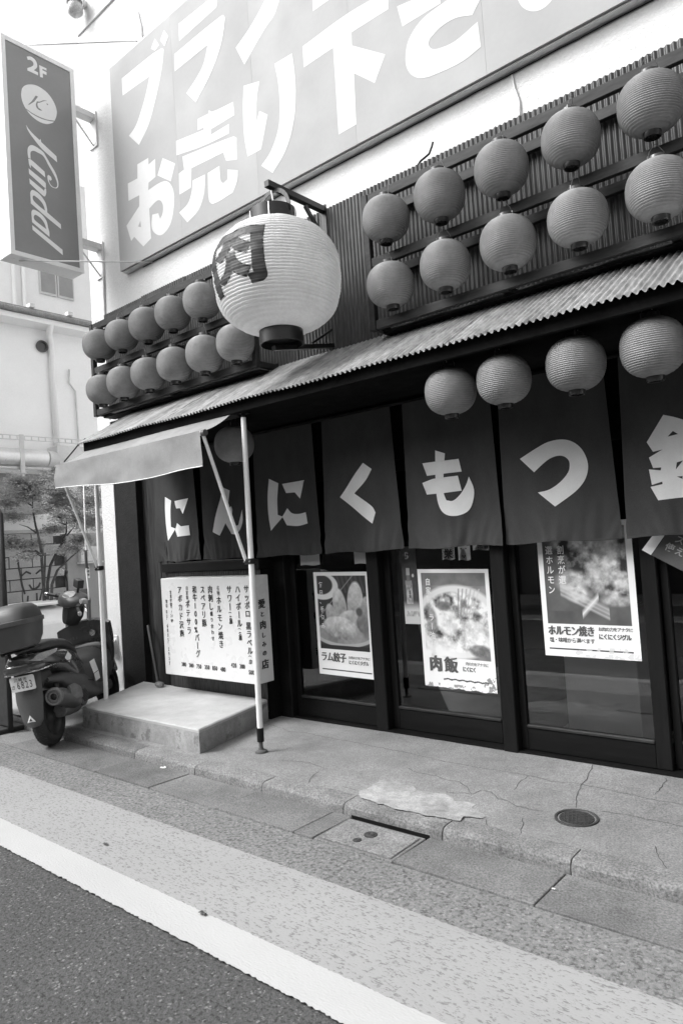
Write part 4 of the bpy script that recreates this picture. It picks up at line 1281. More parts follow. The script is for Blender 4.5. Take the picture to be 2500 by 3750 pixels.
rng = np.random.default_rng(11)
def vnoise(nx, ny, f):
    g = rng.random((int(f * ny / nx) + 3, f + 3))
    ys = np.linspace(0, g.shape[0] - 2.001, ny)
    xs_ = np.linspace(0, g.shape[1] - 2.001, nx)
    yi, xi = ys.astype(int), xs_.astype(int)
    fy, fx = (ys - yi)[:, None], (xs_ - xi)[None, :]
    fy, fx = fy * fy * (3 - 2 * fy), fx * fx * (3 - 2 * fx)
    a, b = g[yi][:, xi], g[yi][:, xi + 1]
    c, d = g[yi + 1][:, xi], g[yi + 1][:, xi + 1]
    return (a * (1 - fx) + b * fx) * (1 - fy) + (c * (1 - fx) + d * fx) * fy
def fbm(nx, ny, f, o=4):
    s_, a, t = 0, 1.0, 0
    for k in range(o):
        s_ = s_ + a * vnoise(nx, ny, f * 2 ** k)
        t += a
        a *= 0.55
    return s_ / t
def ell(U, V, cx, cy, rx, ry, rot=0):
    c_, s_ = math.cos(rot), math.sin(rot)
    x, y = U - cx, V - cy
    return np.sqrt(((x * c_ + y * s_) / rx) ** 2 + ((-x * s_ + y * c_) / ry) ** 2)
def put(img, mask, val):
    return img * (1 - mask) + val * mask
def soft(d, e=0.08):
    return np.clip((1 - d) / e, 0, 1)
def poster(name, label, x0, x1, z0, z1, y, paint, nx=190, ny=270, rag=0.0, tilt=0.0, group=None):
    w, h = x1 - x0, z1 - z0
    U, V = np.meshgrid(np.linspace(0, 1, nx), np.linspace(0, 1, ny))
    img = paint(U, V, nx, ny)
    img = np.clip(np.where(img < 0.735, 0.012 + 0.80 * np.clip(img / 0.70, 0, 1) ** 1.45, 0.82), 0.012, 0.85)
    t = thing(name, ((x0 + x1) / 2, y, z0), label, 'poster', group)
    m = MB()
    def pt(u, v):
        x, z = x0 + w * u, z0 + h * v
        if rag and v < 0.06:
            z += (1 - v / 0.06) * rag * (noise.noise(Vector((u * 9, 1, 2))) + 0.5 * noise.noise(Vector((u * 30, 1, 5))))
        return (x, y + 0.0015 * noise.noise(Vector((u * 3, v * 3, 1))), z + tilt * (u - 0.5))
    m.grid(pt, nx - 1, ny - 1)
    o = m.build('sheet', MT['print'], t, smooth=True)
    at = o.data.color_attributes.new('print', 'FLOAT_COLOR', 'POINT')
    buf = np.ones((nx * ny, 4), dtype=np.float32)
    buf[:, :3] = img.reshape(-1)[:, None]
    at.data.foreach_set('color', buf.ravel())
    return t, (lambda p: (x0 + p[0], y - 0.003, z0 + p[1] + tilt * (p[0] / w - 0.5))), w, h
def border(img, U, V, paper=0.74, l=0.055, r=0.055, b=0.25, t=0.035):
    k = ((U > l) & (U < 1 - r) & (V > b) & (V < 1 - t)).astype(float)
    return paper * (1 - k) + img * k

def gyoza(U, V, nx, ny):
    im = 0.03 + 0.05 * fbm(nx, ny, 6)
    st = 0.5 + 0.5 * np.sin((U * 3 + V * 1.2) * 26)
    im = im + 0.06 * st * (V > 0.8)
    d = ell(U, V, 0.16, 0.86, 0.30, 0.135)
    im = put(im, soft(d, 0.06), 0.62)
    im = put(im, soft(ell(U, V, 0.14, 0.875, 0.22, 0.10), 0.1), 0.07)
    ch_ = np.clip(1 - np.abs((V - 0.58) - (U - 0.1) * 0.62) / 0.012, 0, 1) * (U < 0.75)
    im = put(im, ch_, 0.35)
    d = ell(U, V, 0.5, 0.40, 0.56, 0.125)
    im = put(im, soft(d, 0.05), 0.42)
    im = put(im, soft(ell(U, V, 0.5, 0.412, 0.50, 0.105), 0.05), 0.16 + 0.25 * fbm(nx, ny, 8))
    n = fbm(nx, ny, 16)
    for (cx, cy, rx, ry, rot, sh) in ((0.46, 0.66, 0.13, 0.20, 0.25, 0.60), (0.74, 0.70, 0.15, 0.22, -0.15, 0.66), (0.95, 0.62, 0.12, 0.16, 0.2, 0.5), (0.30, 0.56, 0.10, 0.15, 0.5, 0.55), (0.62, 0.53, 0.24, 0.11, 0.1, 0.58), (0.86, 0.52, 0.12, 0.10, 0, 0.36), (0.45, 0.46, 0.34, 0.115, -0.08, 0.62)):
        d = ell(U, V, cx, cy, rx, ry, rot)
        im = put(im, soft(d, 0.12), np.clip(sh * (0.62 + 0.5 * (V - cy) / ry * 0.5 + 0.5 * (n - 0.35)), 0.05, 0.8))
    im = put(im, soft(ell(U, V, 0.50, 0.475, 0.23, 0.06, -0.08), 0.3) * 0.7, 0.22 + 0.5 * n)
    im = put(im, soft(ell(U, V, 0.80, 0.62, 0.07, 0.05), 0.4), 0.14)
    im = np.where(V < 0.29, 0.03, im)
    im = border(im, U, V)
    return put(im, ((np.abs(V - 0.052) < 0.006) & (U > 0.06) & (U < 0.95)).astype(float), 0.05)
P1 = poster('poster', 'poster of fried dumplings on a plate, in the leftmost glass door', -3.815, -3.248, 0.425, 1.247, 4.164, gyoza, tilt=-0.008)
t, f, w, h = P1
lettering('title', row("ラム餃子", 0.030, 0.105, 0.080, 0.066, 0.006, 0.85), f, MT['grey_ink'], t, fat=0.0035)
lettering('small_print', row("お肉の力をアナタに", 0.318, 0.140, 0.025, 0.0235, 0.008), f, MT['menu_ink'], t)
lettering('small_print', row("にくにくジグル", 0.318, 0.098, 0.034, 0.028, 0.03, 0.85), f, MT['menu_ink'], t)
lettering('caption', column("毎日、手包み", 0.075, 0.745, 0.050, 0.066, 0.012, 0.85), f, MT['paper'], t)

def rice(U, V, nx, ny):
    n1, n2, n3 = fbm(nx, ny, 5), fbm(nx, ny, 10), fbm(nx, ny, 22)
    im = 0.16 + 0.22 * n1
    im = put(im, (V > 0.86).astype(float) * 0.7, 0.13 + 0.12 * n2)
    d = ell(U, V, 0.52, 0.56, 0.62, 0.32)
    im = put(im, soft(d, 0.08), 0.62)
    d = ell(U, V, 0.52, 0.56, 0.52, 0.26)
    im = put(im, soft(d, 0.1), np.clip(0.25 + 1.5 * (n2 - 0.35) + 0.4 * (n3 - 0.5), 0.05, 0.8))
    for (cx, cy, rx, ry, sh) in ((0.40, 0.56, 0.17, 0.14, 0.7), (0.80, 0.42, 0.22, 0.09, 0.7), (0.75, 0.52, 0.2, 0.07, 0.62), (0.30, 0.36, 0.3, 0.06, 0.66)):
        im = put(im, soft(ell(U, V, cx, cy, rx, ry), 0.4) * 0.85, sh * (0.7 + 0.5 * n3))
    for k in range(6):
        x = 0.56 + 0.045 * k
        bar_ = np.clip(1 - np.abs(U - x - (V - 0.7) * (0.15 + 0.08 * k)) / 0.016, 0, 1) * ((V > 0.60) & (V < 0.84))
        im = put(im, bar_ * 0.8, 0.2 + 0.07 * k)
    im = put(im, soft(ell(U, V, 0.34, 0.69, 0.12, 0.05), 0.4) * 0.8, 0.16)
    im = put(im, soft(ell(U, V, 0.17, 0.55, 0.10, 0.16), 0.4) * 0.7, 0.15 + 0.2 * n3)
    im = put(im, soft(ell(U, V, 0.82, 0.33, 0.16, 0.06), 0.3), 0.10 + 0.3 * n3)
    im = border(im, U, V, l=0.05, r=0.05, b=0.255, t=0.03)
    im = put(im, ((V < 0.42) & (V > 0.25) & (U < 0.62)).astype(float) * soft(ell(U, V, 0.1, 0.27, 0.6, 0.12), 0.8), 0.74)
    im = put(im, ((np.abs(V - 0.075 - 0.003 * np.sin(U * 60)) < 0.006) & (U > 0.28) & (U < 0.9)).astype(float), 0.06)
    k = ((ell(U, V, 0.97, 0.03, 0.14, 0.10) < 1) & (n3 > 0.5)).astype(float)
    im = put(im, k, 0.3)
    k2 = ((V < 0.035) & (n3 > 0.55)).astype(float)
    return put(im, k2, 0.35)
P2 = poster('poster', 'torn and faded rice bowl poster in the second glass door', -2.818, -2.246, 0.405, 1.243, 4.193, rice, tilt=-0.012, rag=0.008)
t, f, w, h = P2
lettering('title', row("肉", 0.050, 0.110, 0.115, 0.1, 0.02, 0.95) + row("飯", 0.175, 0.110, 0.115, 0.1, 0.006, 0.95), f, MT['grey_ink'], t, fat=0.005)
lettering('small_print', row("肉の力をアナタに", 0.345, 0.172, 0.026, 0.022, 0.004), f, MT['grey_ink'], t)
lettering('small_print', row("にくにく", 0.32, 0.128, 0.036, 0.026, 0.03, 0.85), f, MT['menu_ink'], t)
lettering('caption', column("自家製", 0.085, 0.775, 0.055, 0.062, 0.014, 0.85), f, MT['paper'], t)
lettering('caption', column("ラー油が香", 0.095, 0.520, 0.054, 0.064, 0.012, 0.85), f, MT['paper'], t)

def grill(U, V, nx, ny):
    n1, n2, n3 = fbm(nx, ny, 5), fbm(nx, ny, 9), fbm(nx, ny, 20)
    im = 0.08 + 0.12 * n1
    d = ell(U, V, 0.70, 0.74, 0.62, 0.30, -0.3)
    im = put(im, soft(d, 0.25), np.clip(0.10 + 1.3 * (n2 - 0.34) + 0.5 * (n3 - 0.5), 0.04, 0.7))
    for (cx, cy, rx, ry, sh) in ((0.76, 0.80, 0.13, 0.12, 0.6), (0.64, 0.60, 0.16, 0.11, 0.55), (0.86, 0.56, 0.12, 0.08, 0.6), (0.36, 0.56, 0.22, 0.10, 0.55), (0.42, 0.46, 0.16, 0.07, 0.6), (0.80, 0.42, 0.2, 0.05, 0.5)):
        im = put(im, soft(ell(U, V, cx, cy, rx, ry), 0.5) * 0.85, sh * (0.4 + 1.0 * n3))
    for (a, b) in ((0.50, 0.028), (0.47, 0.02), (0.44, 0.02)):
        s_ = np.clip(1 - np.abs((V - a) + (U - 0.3) * 0.35) / b, 0, 1) * ((U > 0.22) & (U < 0.72))
        im = put(im, s_ * 0.6, 0.6)
    s_ = np.clip(1 - np.abs((V - 0.36) - (U - 0.5) * 0.75) / 0.04, 0, 1) * ((U > 0.44) & (U < 0.62))
    im = put(im, s_, 0.62)
    im = np.where((V < 0.34) & (U < 0.42), 0.10 + 0.06 * n2, im)
    im = border(im, U, V, l=0.055, r=0.065, b=0.245, t=0.04)
    im = put(im, ((np.abs(V - 0.055) < 0.0065) & (U > 0.05) & (U < 0.93)).astype(float), 0.05)
    k = ((V < 0.10) & (n3 > 0.47) & (U > 0.28) & (ell(U, V, 0.75, 0.03, 0.42, 0.05) < 1)).astype(float)
    return put(im, k * 0.8, 0.55)
P3 = poster('poster', 'poster of grilled meat half behind the curtain, in the third glass door', -1.872, -1.288, 0.683, 1.510, 4.164, grill, tilt=-0.004)
t, f, w, h = P3
lettering('title', row("ホルモン焼き", 0.030, 0.128, 0.066, 0.049, 0.006, 0.78), f, MT['grey_ink'], t, fat=0.003)
lettering('small_print', row("塩・味噌から選べます", 0.035, 0.085, 0.034, 0.0285, 0.008, 0.9), f, MT['menu_ink'], t)
lettering('small_print', row("お肉の力をアナタに", 0.345, 0.165, 0.026, 0.0225, 0.010), f, MT['menu_ink'], t)
lettering('small_print', row("にくにくジグル", 0.345, 0.115, 0.036, 0.027, 0.03, 0.85), f, MT['menu_ink'], t)
lettering('caption', column("選ホルモン", 0.075, 0.690, 0.056, 0.062, 0.014, 0.85), f, MT['paper'], t)
lettering('caption', column("割烹が選", 0.150, 0.690, 0.056, 0.062, 0.014, 0.85), f, MT['paper'], t)

def bottle(U, V, nx, ny):
    im = 0.05 + 0.06 * fbm(nx, ny, 8)
    im = put(im, soft(ell(U, V, 0.35, 0.88, 0.2, 0.05), 0.2) * (vnoise(nx, ny, 16) > 0.4), 0.5)
    b = ((np.abs(U - 0.42) < 0.22) & (V > 0.26) & (V < 0.52)).astype(float)
    nk = ((np.abs(U - 0.38) < 0.22 - 0.0 * V) & (V > 0.5) & (V < 0.56)).astype(float)
    k = ((np.abs(U - 0.38) < 0.11) & (V > 0.55) & (V < 0.72)).astype(float)
    im = put(im, b, 0.22 + 0.25 * vnoise(nx, ny, 10))
    im = put(im, nk, 0.28)
    im = put(im, k, 0.20 + 0.2 * (V > 0.63))
    im = put(im, soft(ell(U, V, 0.42, 0.39, 0.17, 0.085), 0.2), 0.48 + 0.0 * U)
    im = put(im, soft(ell(U, V, 0.70, 0.62, 0.08, 0.025), 0.2), 0.5)
    fade = np.clip((0.30 - V) / 0.12, 0, 1)
    im = put(im, fade, 0.52)
    im = put(im, ((V > 0.10) & (V < 0.16) & (U > 0.15)).astype(float), 0.28 + 0.3 * vnoise(nx, ny, 12))
    return im
P4 = poster('poster', 'narrow bottle advertisement beside the torn poster', -2.955, -2.822, 0.850, 1.420, 4.1955, bottle, 40, 120)
t, f, w, h = P4
lettering('caption', column("抹茶割", 0.060, 0.270, 0.028, 0.028, 0.01), f, MT['menu_ink'], t)

def paper(name, x0, x1, z0, z1, y, label, mat='paper_dim', dx=0.0, cat='notice'):
    t = thing(name, ((x0 + x1) / 2, y, z0), label, cat)
    m = MB()
    m.grid(lambda u, v: (x0 + (x1 - x0) * u + dx * (1 - v), y + 0.004 * (1 - v) * math.sin(u * 4), z0 + (z1 - z0) * v + 0.004 * (1 - v) * math.sin(u * 7)), 8, 6)
    m.build('sheet', MT[mat], t, smooth=True)
    return t
paper('paper_notice', -3.935, -3.72, 1.310, 1.50, 4.150, 'blank paper note taped above the dumpling poster, on its left')
paper('paper_notice', -3.362, -3.142, 1.305, 1.50, 4.150, 'blank paper note taped above the dumpling poster, on its right')
t = paper('door_sticker', -2.598, -2.496, 1.310, 1.43, 4.1955, 'square white sticker with one bold character, under the curtain', 'paper', cat='sticker')
lettering('character', row("栄", -2.582, 1.316, 0.072, None, 0.035), lambda p: (p[0], 4.190, p[1]), MT['menu_ink'], t)
lettering('small_print', column("新潟醸造店", -2.588, 1.392, 0.015, 0.0155, 0.01) + column("営業時間中", -2.506, 1.392, 0.015, 0.0155, 0.01), lambda p: (p[0], 4.190, p[1]), MT['grey_ink'], t)
t = paper('door_sticker', -2.468, -2.372, 1.302, 1.43, 4.1955, 'plain white sticker with small squares, under the curtain', 'paper', cat='sticker')
m = MB()
for (x, z) in ((-2.446, 1.378), (-2.408, 1.378), (-2.436, 1.327), (-2.418, 1.327), (-2.427, 1.318)):
    m.box(x, x + 0.009, 4.1895, 4.191, z, z + 0.009)
m.build('printed_mark', MT['menu_ink'], t)
t = paper('door_sticker', -2.352, -2.194, 1.366, 1.44, 4.1955, 'wide payment card sticker, under the curtain', 'paper', cat='sticker')
lettering('print', row("VISA", -2.312, 1.376, 0.018, 0.009, 0.02), lambda p: (p[0], 4.190, p[1]), MT['menu_ink'], t)
m = MB()
m.box(-2.262, -2.232, 4.1895, 4.191, 1.373, 1.395)
m.box(-2.312, -2.278, 4.1895, 4.191, 1.370, 1.373)
m.box(-2.312, -2.278, 4.1895, 4.191, 1.394, 1.397)
m.build('printed_mark', MT['menu_ink'], t)
t = thing('hanging_flyer', (-1.0, 4.12, 1.2), 'dark flyer hung askew below the right end of the curtain', 'flyer')
m = MB()
m.add([(-1.173, 4.115, 1.295), (-0.80, 4.115, 1.07), (-0.72, 4.125, 1.44), (-1.075, 4.125, 1.425)], [(0, 1, 2, 3)])
m.build('sheet', MT['sc_mid'], t)
m = MB()
m.add([(-1.222, 4.114, 1.327), (-1.175, 4.114, 1.296), (-1.077, 4.124, 1.428), (-1.14, 4.124, 1.43)], [(0, 1, 2, 3)])
m.build('white_edge', MT['paper'], t)
ca, sa = math.cos(-0.5), math.sin(-0.5)
lettering('writing', [(c_, 0.055 * i, 0.0, 0.05, 0.05, 0.02, False) for i, c_ in enumerate("使えます")] + [(c_, 0.055 * i + 0.03, 0.06, 0.05, 0.05, 0.02, False) for i, c_ in enumerate("スト無料")],
          lambda p: (-1.105 + p[0] * ca - p[1] * sa, 4.112, 1.325 + p[0] * sa + p[1] * ca), MT['paper_dim'], t)
t = paper('poster', -1.005, -0.55, 0.68, 1.40, 4.208, 'white poster at the right edge of the picture, in the fourth door', 'paper', cat='poster')

# a pale cupboard stands inside behind the third door; a broom rail behind the first
o = thing('cupboard', (-1.5, 4.7, 0.07), 'pale cupboard standing inside behind the third glass door', 'cupboard')
m = MB()
m.box(-1.84, -1.38, 4.36, 4.75, 0.10, 0.95)
m.build('carcass', MT['white_paint'], o, bevel=0.006)
m = MB()
m.box(-2.0, -1.30, 4.31, 4.85, 0.071, 0.099)
m.build('plinth', MT['grey_panel'], o)

# ================================================================== STEP, STICK, STONE, COVERS, LITTER
st = thing('concrete_step', (-4.8, 3.5, 0.06), 'pale concrete step slab below the menu box', 'step')
def slab(u0, name, mat, z0, z1, inset=0.0):
    c = [(-5.575, 3.075), (-4.0, 3.068), (-4.215, 3.946), (-5.50, 3.946), (-5.505, 3.962), (-6.0, 3.962)]
    m = MB()
    out = []
    for i in range(len(c)):
        a, b = Vector(c[i]), Vector(c[(i + 1) % len(c)])
        k = max(1, int((b - a).length / 0.04))
        for j in range(k):
            p = a.lerp(b, j / k)
            q = noise.noise(Vector((p.x * 7, p.y * 7, u0))) * 0.004
            out.append((p.x + q, p.y + q))
    m.prism(out, lambda p: (p[0], p[1], z1 + 0.003 * noise.noise(Vector((p[0] * 4, p[1] * 4, 2)))), lambda p: (p[0], p[1], z0))
    m.build(name, mat, st)
slab(0.0, 'base', MT['step_side'], 0.03, 0.208)
c = [(-5.575, 3.075), (-4.0, 3.068), (-4.215, 3.946), (-5.50, 3.946), (-5.505, 3.962), (-6.0, 3.962)]
def edge_loop(off):
    out = []
    cx, cy = -4.9, 3.5
    for i in range(len(c)):
        a, b = Vector(c[i]), Vector(c[(i + 1) % len(c)])
        k = max(1, int((b - a).length / 0.04))
        for j in range(k):
            p = a.lerp(b, j / k)
            q = noise.noise(Vector((p.x * 7, p.y * 7, 0.0))) * 0.004 + 0.002 * noise.noise(Vector((p.x * 25, p.y * 25, 0.0)))
            d = Vector((p.x - cx, p.y - cy))
            p2 = Vector((p.x + q, p.y + q)) + d.normalized() * off
            out.append((p2.x, p2.y))
    return out
e0, e1 = edge_loop(0.0015), edge_loop(-0.010)
m = MB()
n = len(e0)
m.v = [(x, y, 0.205) for x, y in e0] + [(x, y, 0.222) for x, y in e0] + [(x, y, 0.2305) for x, y in e1]
m.f = [(i, (i + 1) % n, n + (i + 1) % n, n + i) for i in range(n)] + [(n + i, n + (i + 1) % n, 2 * n + (i + 1) % n, 2 * n + i) for i in range(n)] + [tuple(range(2 * n, 3 * n))]
m.build('top', MT['step'], st)
m = MB()
m.tube([(-5.905, 3.99, 0.78), (-5.60, 3.86, 0.245)], 0.018, 10)
tag(m.build('leaning_stick', MT['sc_black'], smooth=True, auto=40), 'dark round stick leaning in the corner beside the menu box', 'stick')
m = MB()
bmx = bmesh.new()
bmesh.ops.create_icosphere(bmx, subdivisions=3, radius=0.05)
bv = [v.co.copy() for v in bmx.verts]
bf = [tuple(v.index for v in f.verts) for f in bmx.faces]
bmx.free()
m.add([(-5.585 + p.x * 1.15 * (1 + 0.35 * noise.noise(p * 22)), 3.86 + p.y * 0.7, 0.255 + p.z * 0.55 * (1 + 0.4 * noise.noise(p * 18))) for p in bv], bf)
tag(m.build('stone', MT['kerb'], smooth=True), 'small pale stone lying at the foot of the leaning stick', 'stone')

lid = thing('drain_cover', (-2.21, 2.69, 0.0), 'rectangular concrete drain cover let into the gutter', 'cover')
m = MB()
m.add([(-2.452, 2.55, -0.06), (-1.968, 2.55, -0.06), (-1.968, 2.835, -0.06), (-2.452, 2.835, -0.06), (-2.452, 2.55, 0.012), (-1.968, 2.55, 0.012), (-1.968, 2.835, 0.012), (-2.452, 2.835, 0.012)],
      [(0, 3, 2, 1), (4, 5, 6, 7), (0, 1, 5, 4), (1, 2, 6, 5), (2, 3, 7, 6), (3, 0, 4, 7)])
m.build('frame', MT['gutter'], lid, bevel=0.003)
m = MB()
m.box(-2.432, -1.985, 2.567, 2.815, 0.0125, 0.0185)
m.build('lid', MT['kerb'], lid, bevel=0.004)
for (x, y, r) in ((-2.215, 2.714, 0.034), (-2.235, 2.632, 0.022)):
    MB().lathe([(0.0, 0.0), (r * 0.3, 0.0), (r * 0.35, 0.002), (r * 0.6, 0.002), (r * 0.65, 0.0), (r, 0.0), (r, -0.006)], 24, (x, y, 0.0222)).build('lifting_plug', MT['iron'], lid, smooth=True, auto=40)
m = MB()
m.box(-2.462, -1.962, 2.8642, 2.8655, -0.02, 0.016)
m.box(-2.452, -1.968, 2.838, 2.864, -0.10, -0.03)
m.build('slot', MT['black'], lid)
cov = thing('access_cover', (-1.395, 3.31, 0.06), 'small round iron access cover in the pavement', 'cover')
MB().lathe([(0.0, 0.008), (0.082, 0.008), (0.084, 0.003), (0.090, 0.003), (0.094, 0.010), (0.104, 0.010), (0.106, 0.0)], 36, (-1.395, 3.31, 0.0565)).build('plate', MT['iron'], cov, smooth=True, auto=35)
m = MB()
for i in range(-4, 5):
    for a in (0.4, 1.97):
        o_ = i * 0.019
        hl = math.sqrt(max(0, 0.078 ** 2 - o_ ** 2))
        ca, sa = math.cos(a), math.sin(a)
        m.bar((-1.395 - sa * o_ - ca * hl, 3.31 + ca * o_ - sa * hl, 0.0655 + (0.0004 if a > 1 else 0)), (-1.395 - sa * o_ + ca * hl, 3.31 + ca * o_ + sa * hl, 0.0655 + (0.0004 if a > 1 else 0)), 0.004, 0.004)
m.build('tread_pattern', MT['iron'], cov)
def scrap(name, x, y, z, s, label, mat, seed):
    m = MB()
    m.grid(lambda u, v: (x + (u - 0.5) * s * 1.6 + 0.3 * s * noise.noise(Vector((v * 2, seed, 0))), y + (v - 0.5) * s * 0.8, z + 0.004 + 0.5 * s * abs(noise.noise(Vector((u * 2.5, v * 2.5, seed))))), 6, 5)
    tag(m.build(name, mat, smooth=True), label, 'litter')
scrap('paper_scrap', -4.118, 2.835, 0.008, 0.028, 'crumpled white paper scrap in the gutter', MT['paper'], 1.3)
scrap('fallen_leaf', -3.34, 1.93, 0.009, 0.022, 'small dark leaf on the pale painted band', MT['sc_mid'], 4.1)
scrap('fallen_leaf', -2.36, 1.775, 0.012, 0.024, 'small dark leaf on the edge of the white road line', MT['sc_mid'], 7.7)
scrap('paper_scrap', -1.26, 2.70, 0.012, 0.010, 'tiny pale scrap on the gutter near the right edge', MT['paper'], 9.2)

# ================================================================== SCOOTER (own axes: x forward, y left, z up; rear axle over x = 0)
h_ = Vector((-0.62, 0.785, 0)).normalized()
l_ = Vector((-h_.y, h_.x, 0))
lean = R(8)
l2 = l_ * math.cos(lean) - Vector((0, 0, 1)) * math.sin(lean)
u2 = Vector((0, 0, 1)) * math.cos(lean) + l_ * math.sin(lean)
rot = Matrix((h_, l2, u2)).transposed().to_euler()
sc = thing('motor_scooter', (-5.452, 2.742, 0.012), 'dark motor scooter with top box parked with its tail to the road', 'scooter', rot=rot)
def B(m, name, mat, parent=None, **k):
    return m.build(name, MT[mat], parent or sc, local=True, **k)
def wheel(cx, tf=None):
    prof = []
    for a in np.linspace(-2.5, 2.5, 23):
        prof.append((0.168 + 0.052 * math.cos(a), 0.055 * math.sin(a)))
    m = MB()
    m.lathe(prof, 44, (0, 0, 0), axis='y')
    v = [Vector((p[0] + cx, p[1], p[2] + 0.22)) for p in m.v]
    m.v = [tuple(tf(p) if tf else p) for p in v]
    w = B(m, 'tyre', 'rubber', smooth=True)
    m = MB()
    for k in range(40):                                   # tread grooves as raised blocks
        a = 2 * math.pi * k / 40
        for s_ in (-1, 1):
            p0 = Vector((cx + 0.2178 * math.cos(a), 0.010 * s_, 0.22 + 0.2178 * math.sin(a)))
            p1 = Vector((cx + 0.2065 * math.cos(a + 0.22), 0.040 * s_, 0.22 + 0.2065 * math.sin(a + 0.22)))
            if tf:
                p0, p1 = tf(p0), tf(p1)
            m.bar(p0, p1, 0.005, 0.005)
    B(m, 'tread', 'sc_black', w)
    m = MB()
    m.lathe([(0.0, -0.05), (0.03, -0.052), (0.05, -0.035), (0.11, -0.03), (0.132, -0.045), (0.134, 0.045), (0.11, 0.03), (0.05, 0.035), (0.03, 0.052), (0, 0.05)], 30, (0, 0, 0), axis='y')
    v = [Vector((p[0] + cx, p[1], p[2] + 0.22)) for p in m.v]
    m.v = [tuple(tf(p) if tf else p) for p in v]
    B(m, 'rim', 'sc_black', w, smooth=True, auto=40)
wheel(0.0)
STEER = Matrix.Rotation(R(-48), 3, Vector((-math.sin(R(27)), 0, math.cos(R(27)))))
def tf(p):
    piv = Vector((1.0, 0.02, 1.0))
    return piv + STEER @ (Vector(p) - piv) + Vector((-0.01, 0.05, 0.045))
wheel(1.27, lambda p: Vector((p.x, p.y, p.z)))
# body: tail, side panels, tunnel
m = MB()
m.loft([(-0.33, 0, 0.722, 0.05, 0.030, 2.4), (-0.30, 0, 0.720, 0.095, 0.048, 2.5), (-0.20, 0, 0.708, 0.140, 0.065, 2.6), (-0.05, 0, 0.685, 0.165, 0.085, 2.7), (0.15, 0, 0.650, 0.172, 0.105, 2.8), (0.32, 0, 0.585, 0.165, 0.150, 2.8), (0.46, 0, 0.500, 0.150, 0.18, 2.8), (0.55, 0, 0.45, 0.135, 0.17, 2.6)], 28)
B(m, 'tail_body', 'sc_body', smooth=True, auto=50)
m = MB()                                                   # lower side skirts
m.loft([(-0.10, 0, 0.53, 0.11, 0.03, 2.5), (0.08, 0, 0.50, 0.150, 0.06, 2.6), (0.28, 0, 0.44, 0.165, 0.10, 2.8), (0.46, 0, 0.37, 0.170, 0.13, 3), (0.62, 0, 0.30, 0.175, 0.095, 3.2), (0.80, 0, 0.265, 0.180, 0.065, 3.4), (0.98, 0, 0.26, 0.175, 0.06, 3.2)], 24)
B(m, 'side_skirt', 'sc_mid', smooth=True, auto=50)
m = MB()                                                   # raised tunnel between seat and shield
m.loft([(0.40, 0, 0.50, 0.130, 0.15, 2.4), (0.55, 0, 0.45, 0.145, 0.16, 2.4), (0.70, 0, 0.43, 0.155, 0.17, 2.4), (0.84, 0, 0.44, 0.175, 0.19, 2.5), (0.96, 0, 0.47, 0.20, 0.20, 2.8), (1.04, 0, 0.50, 0.20, 0.18, 2.8)], 24)
tn = B(m, 'centre_tunnel', 'sc_mid', smooth=True, auto=50)
m = MB()
m.add([(0.62, -0.148, 0.535), (0.72, -0.154, 0.545), (0.73, -0.168, 0.435), (0.63, -0.163, 0.425)], [(0, 1, 2, 3)])
B(m, 'sticker', 'paper', tn)
m = MB()
m.add([(0.632, -0.164, 0.42), (0.732, -0.169, 0.43), (0.737, -0.170, 0.36), (0.64, -0.165, 0.35)], [(0, 1, 2, 3)])
B(m, 'sticker', 'paper', tn)
m = MB()
m.add([(0.10, -0.175, 0.655), (0.17, -0.178, 0.70), (0.235, -0.174, 0.655), (0.165, -0.178, 0.605)], [(0, 1, 2, 3)])
B(m, 'sticker', 'paper')
# leg shield (faces the rider)
def shield(u, v):
    z = 0.33 + 0.56 * v - 0.06 * (2 * u - 1) ** 2 * v
    hw = 0.15 + 0.10 * math.sin(min(1, v * 1.05) * math.pi * 0.55)
    y = (0.5 - u) * 2 * hw
    x = 1.06 - 0.10 * v + 0.05 * (1 - (2 * u - 1) ** 2) - 0.03 * math.sin(v * 3.1)
    return (x, y, z)
m = MB()
m.grid(shield, 22, 18)
b0 = len(m.v)
m.grid(lambda u, v: (lambda p: (p[0] + 0.055 + 0.10 * (1 - (2 * u - 1) ** 2) * (1 - 0.4 * v), p[1] * 1.03, p[2] + 0.01))(shield(u, v)), 22, 18)
nn = 23
for j in range(18):
    for i_ in (0, 22):
        a = j * nn + i_
        m.f.append((a, a + nn, b0 + a + nn, b0 + a))
for i_ in range(22):
    for j in (0, 18):
        a = j * nn + i_
        m.f.append((a, a + 1, b0 + a + 1, b0 + a))
sh = B(m, 'leg_shield', 'sc_body', smooth=True, auto=45)
m = MB()
m.loft([(0.90, 0, 0.615, 0.165, 0.035, 3), (0.92, 0, 0.62, 0.195, 0.06, 3.2), (1.0, 0, 0.62, 0.20, 0.07, 3.2), (1.04, 0, 0.62, 0.19, 0.06, 3)], 22)
B(m, 'inner_pocket', 'sc_body', sh, smooth=True, auto=45)
m = MB()
m.add([(0.896, -0.01, 0.640), (0.896, -0.085, 0.640), (0.890, -0.085, 0.605), (0.890, -0.01, 0.605)], [(0, 1, 2, 3)])
B(m, 'sticker', 'paper', sh)
m = MB()
m.lathe([(0.0, 0.0), (0.022, 0.0), (0.026, 0.006), (0.03, 0.0), (0.03, 0.03)], 20, (0.955, -0.085, 0.765), axis='x')
B(m, 'key_lock', 'steel', sh, smooth=True, auto=40)
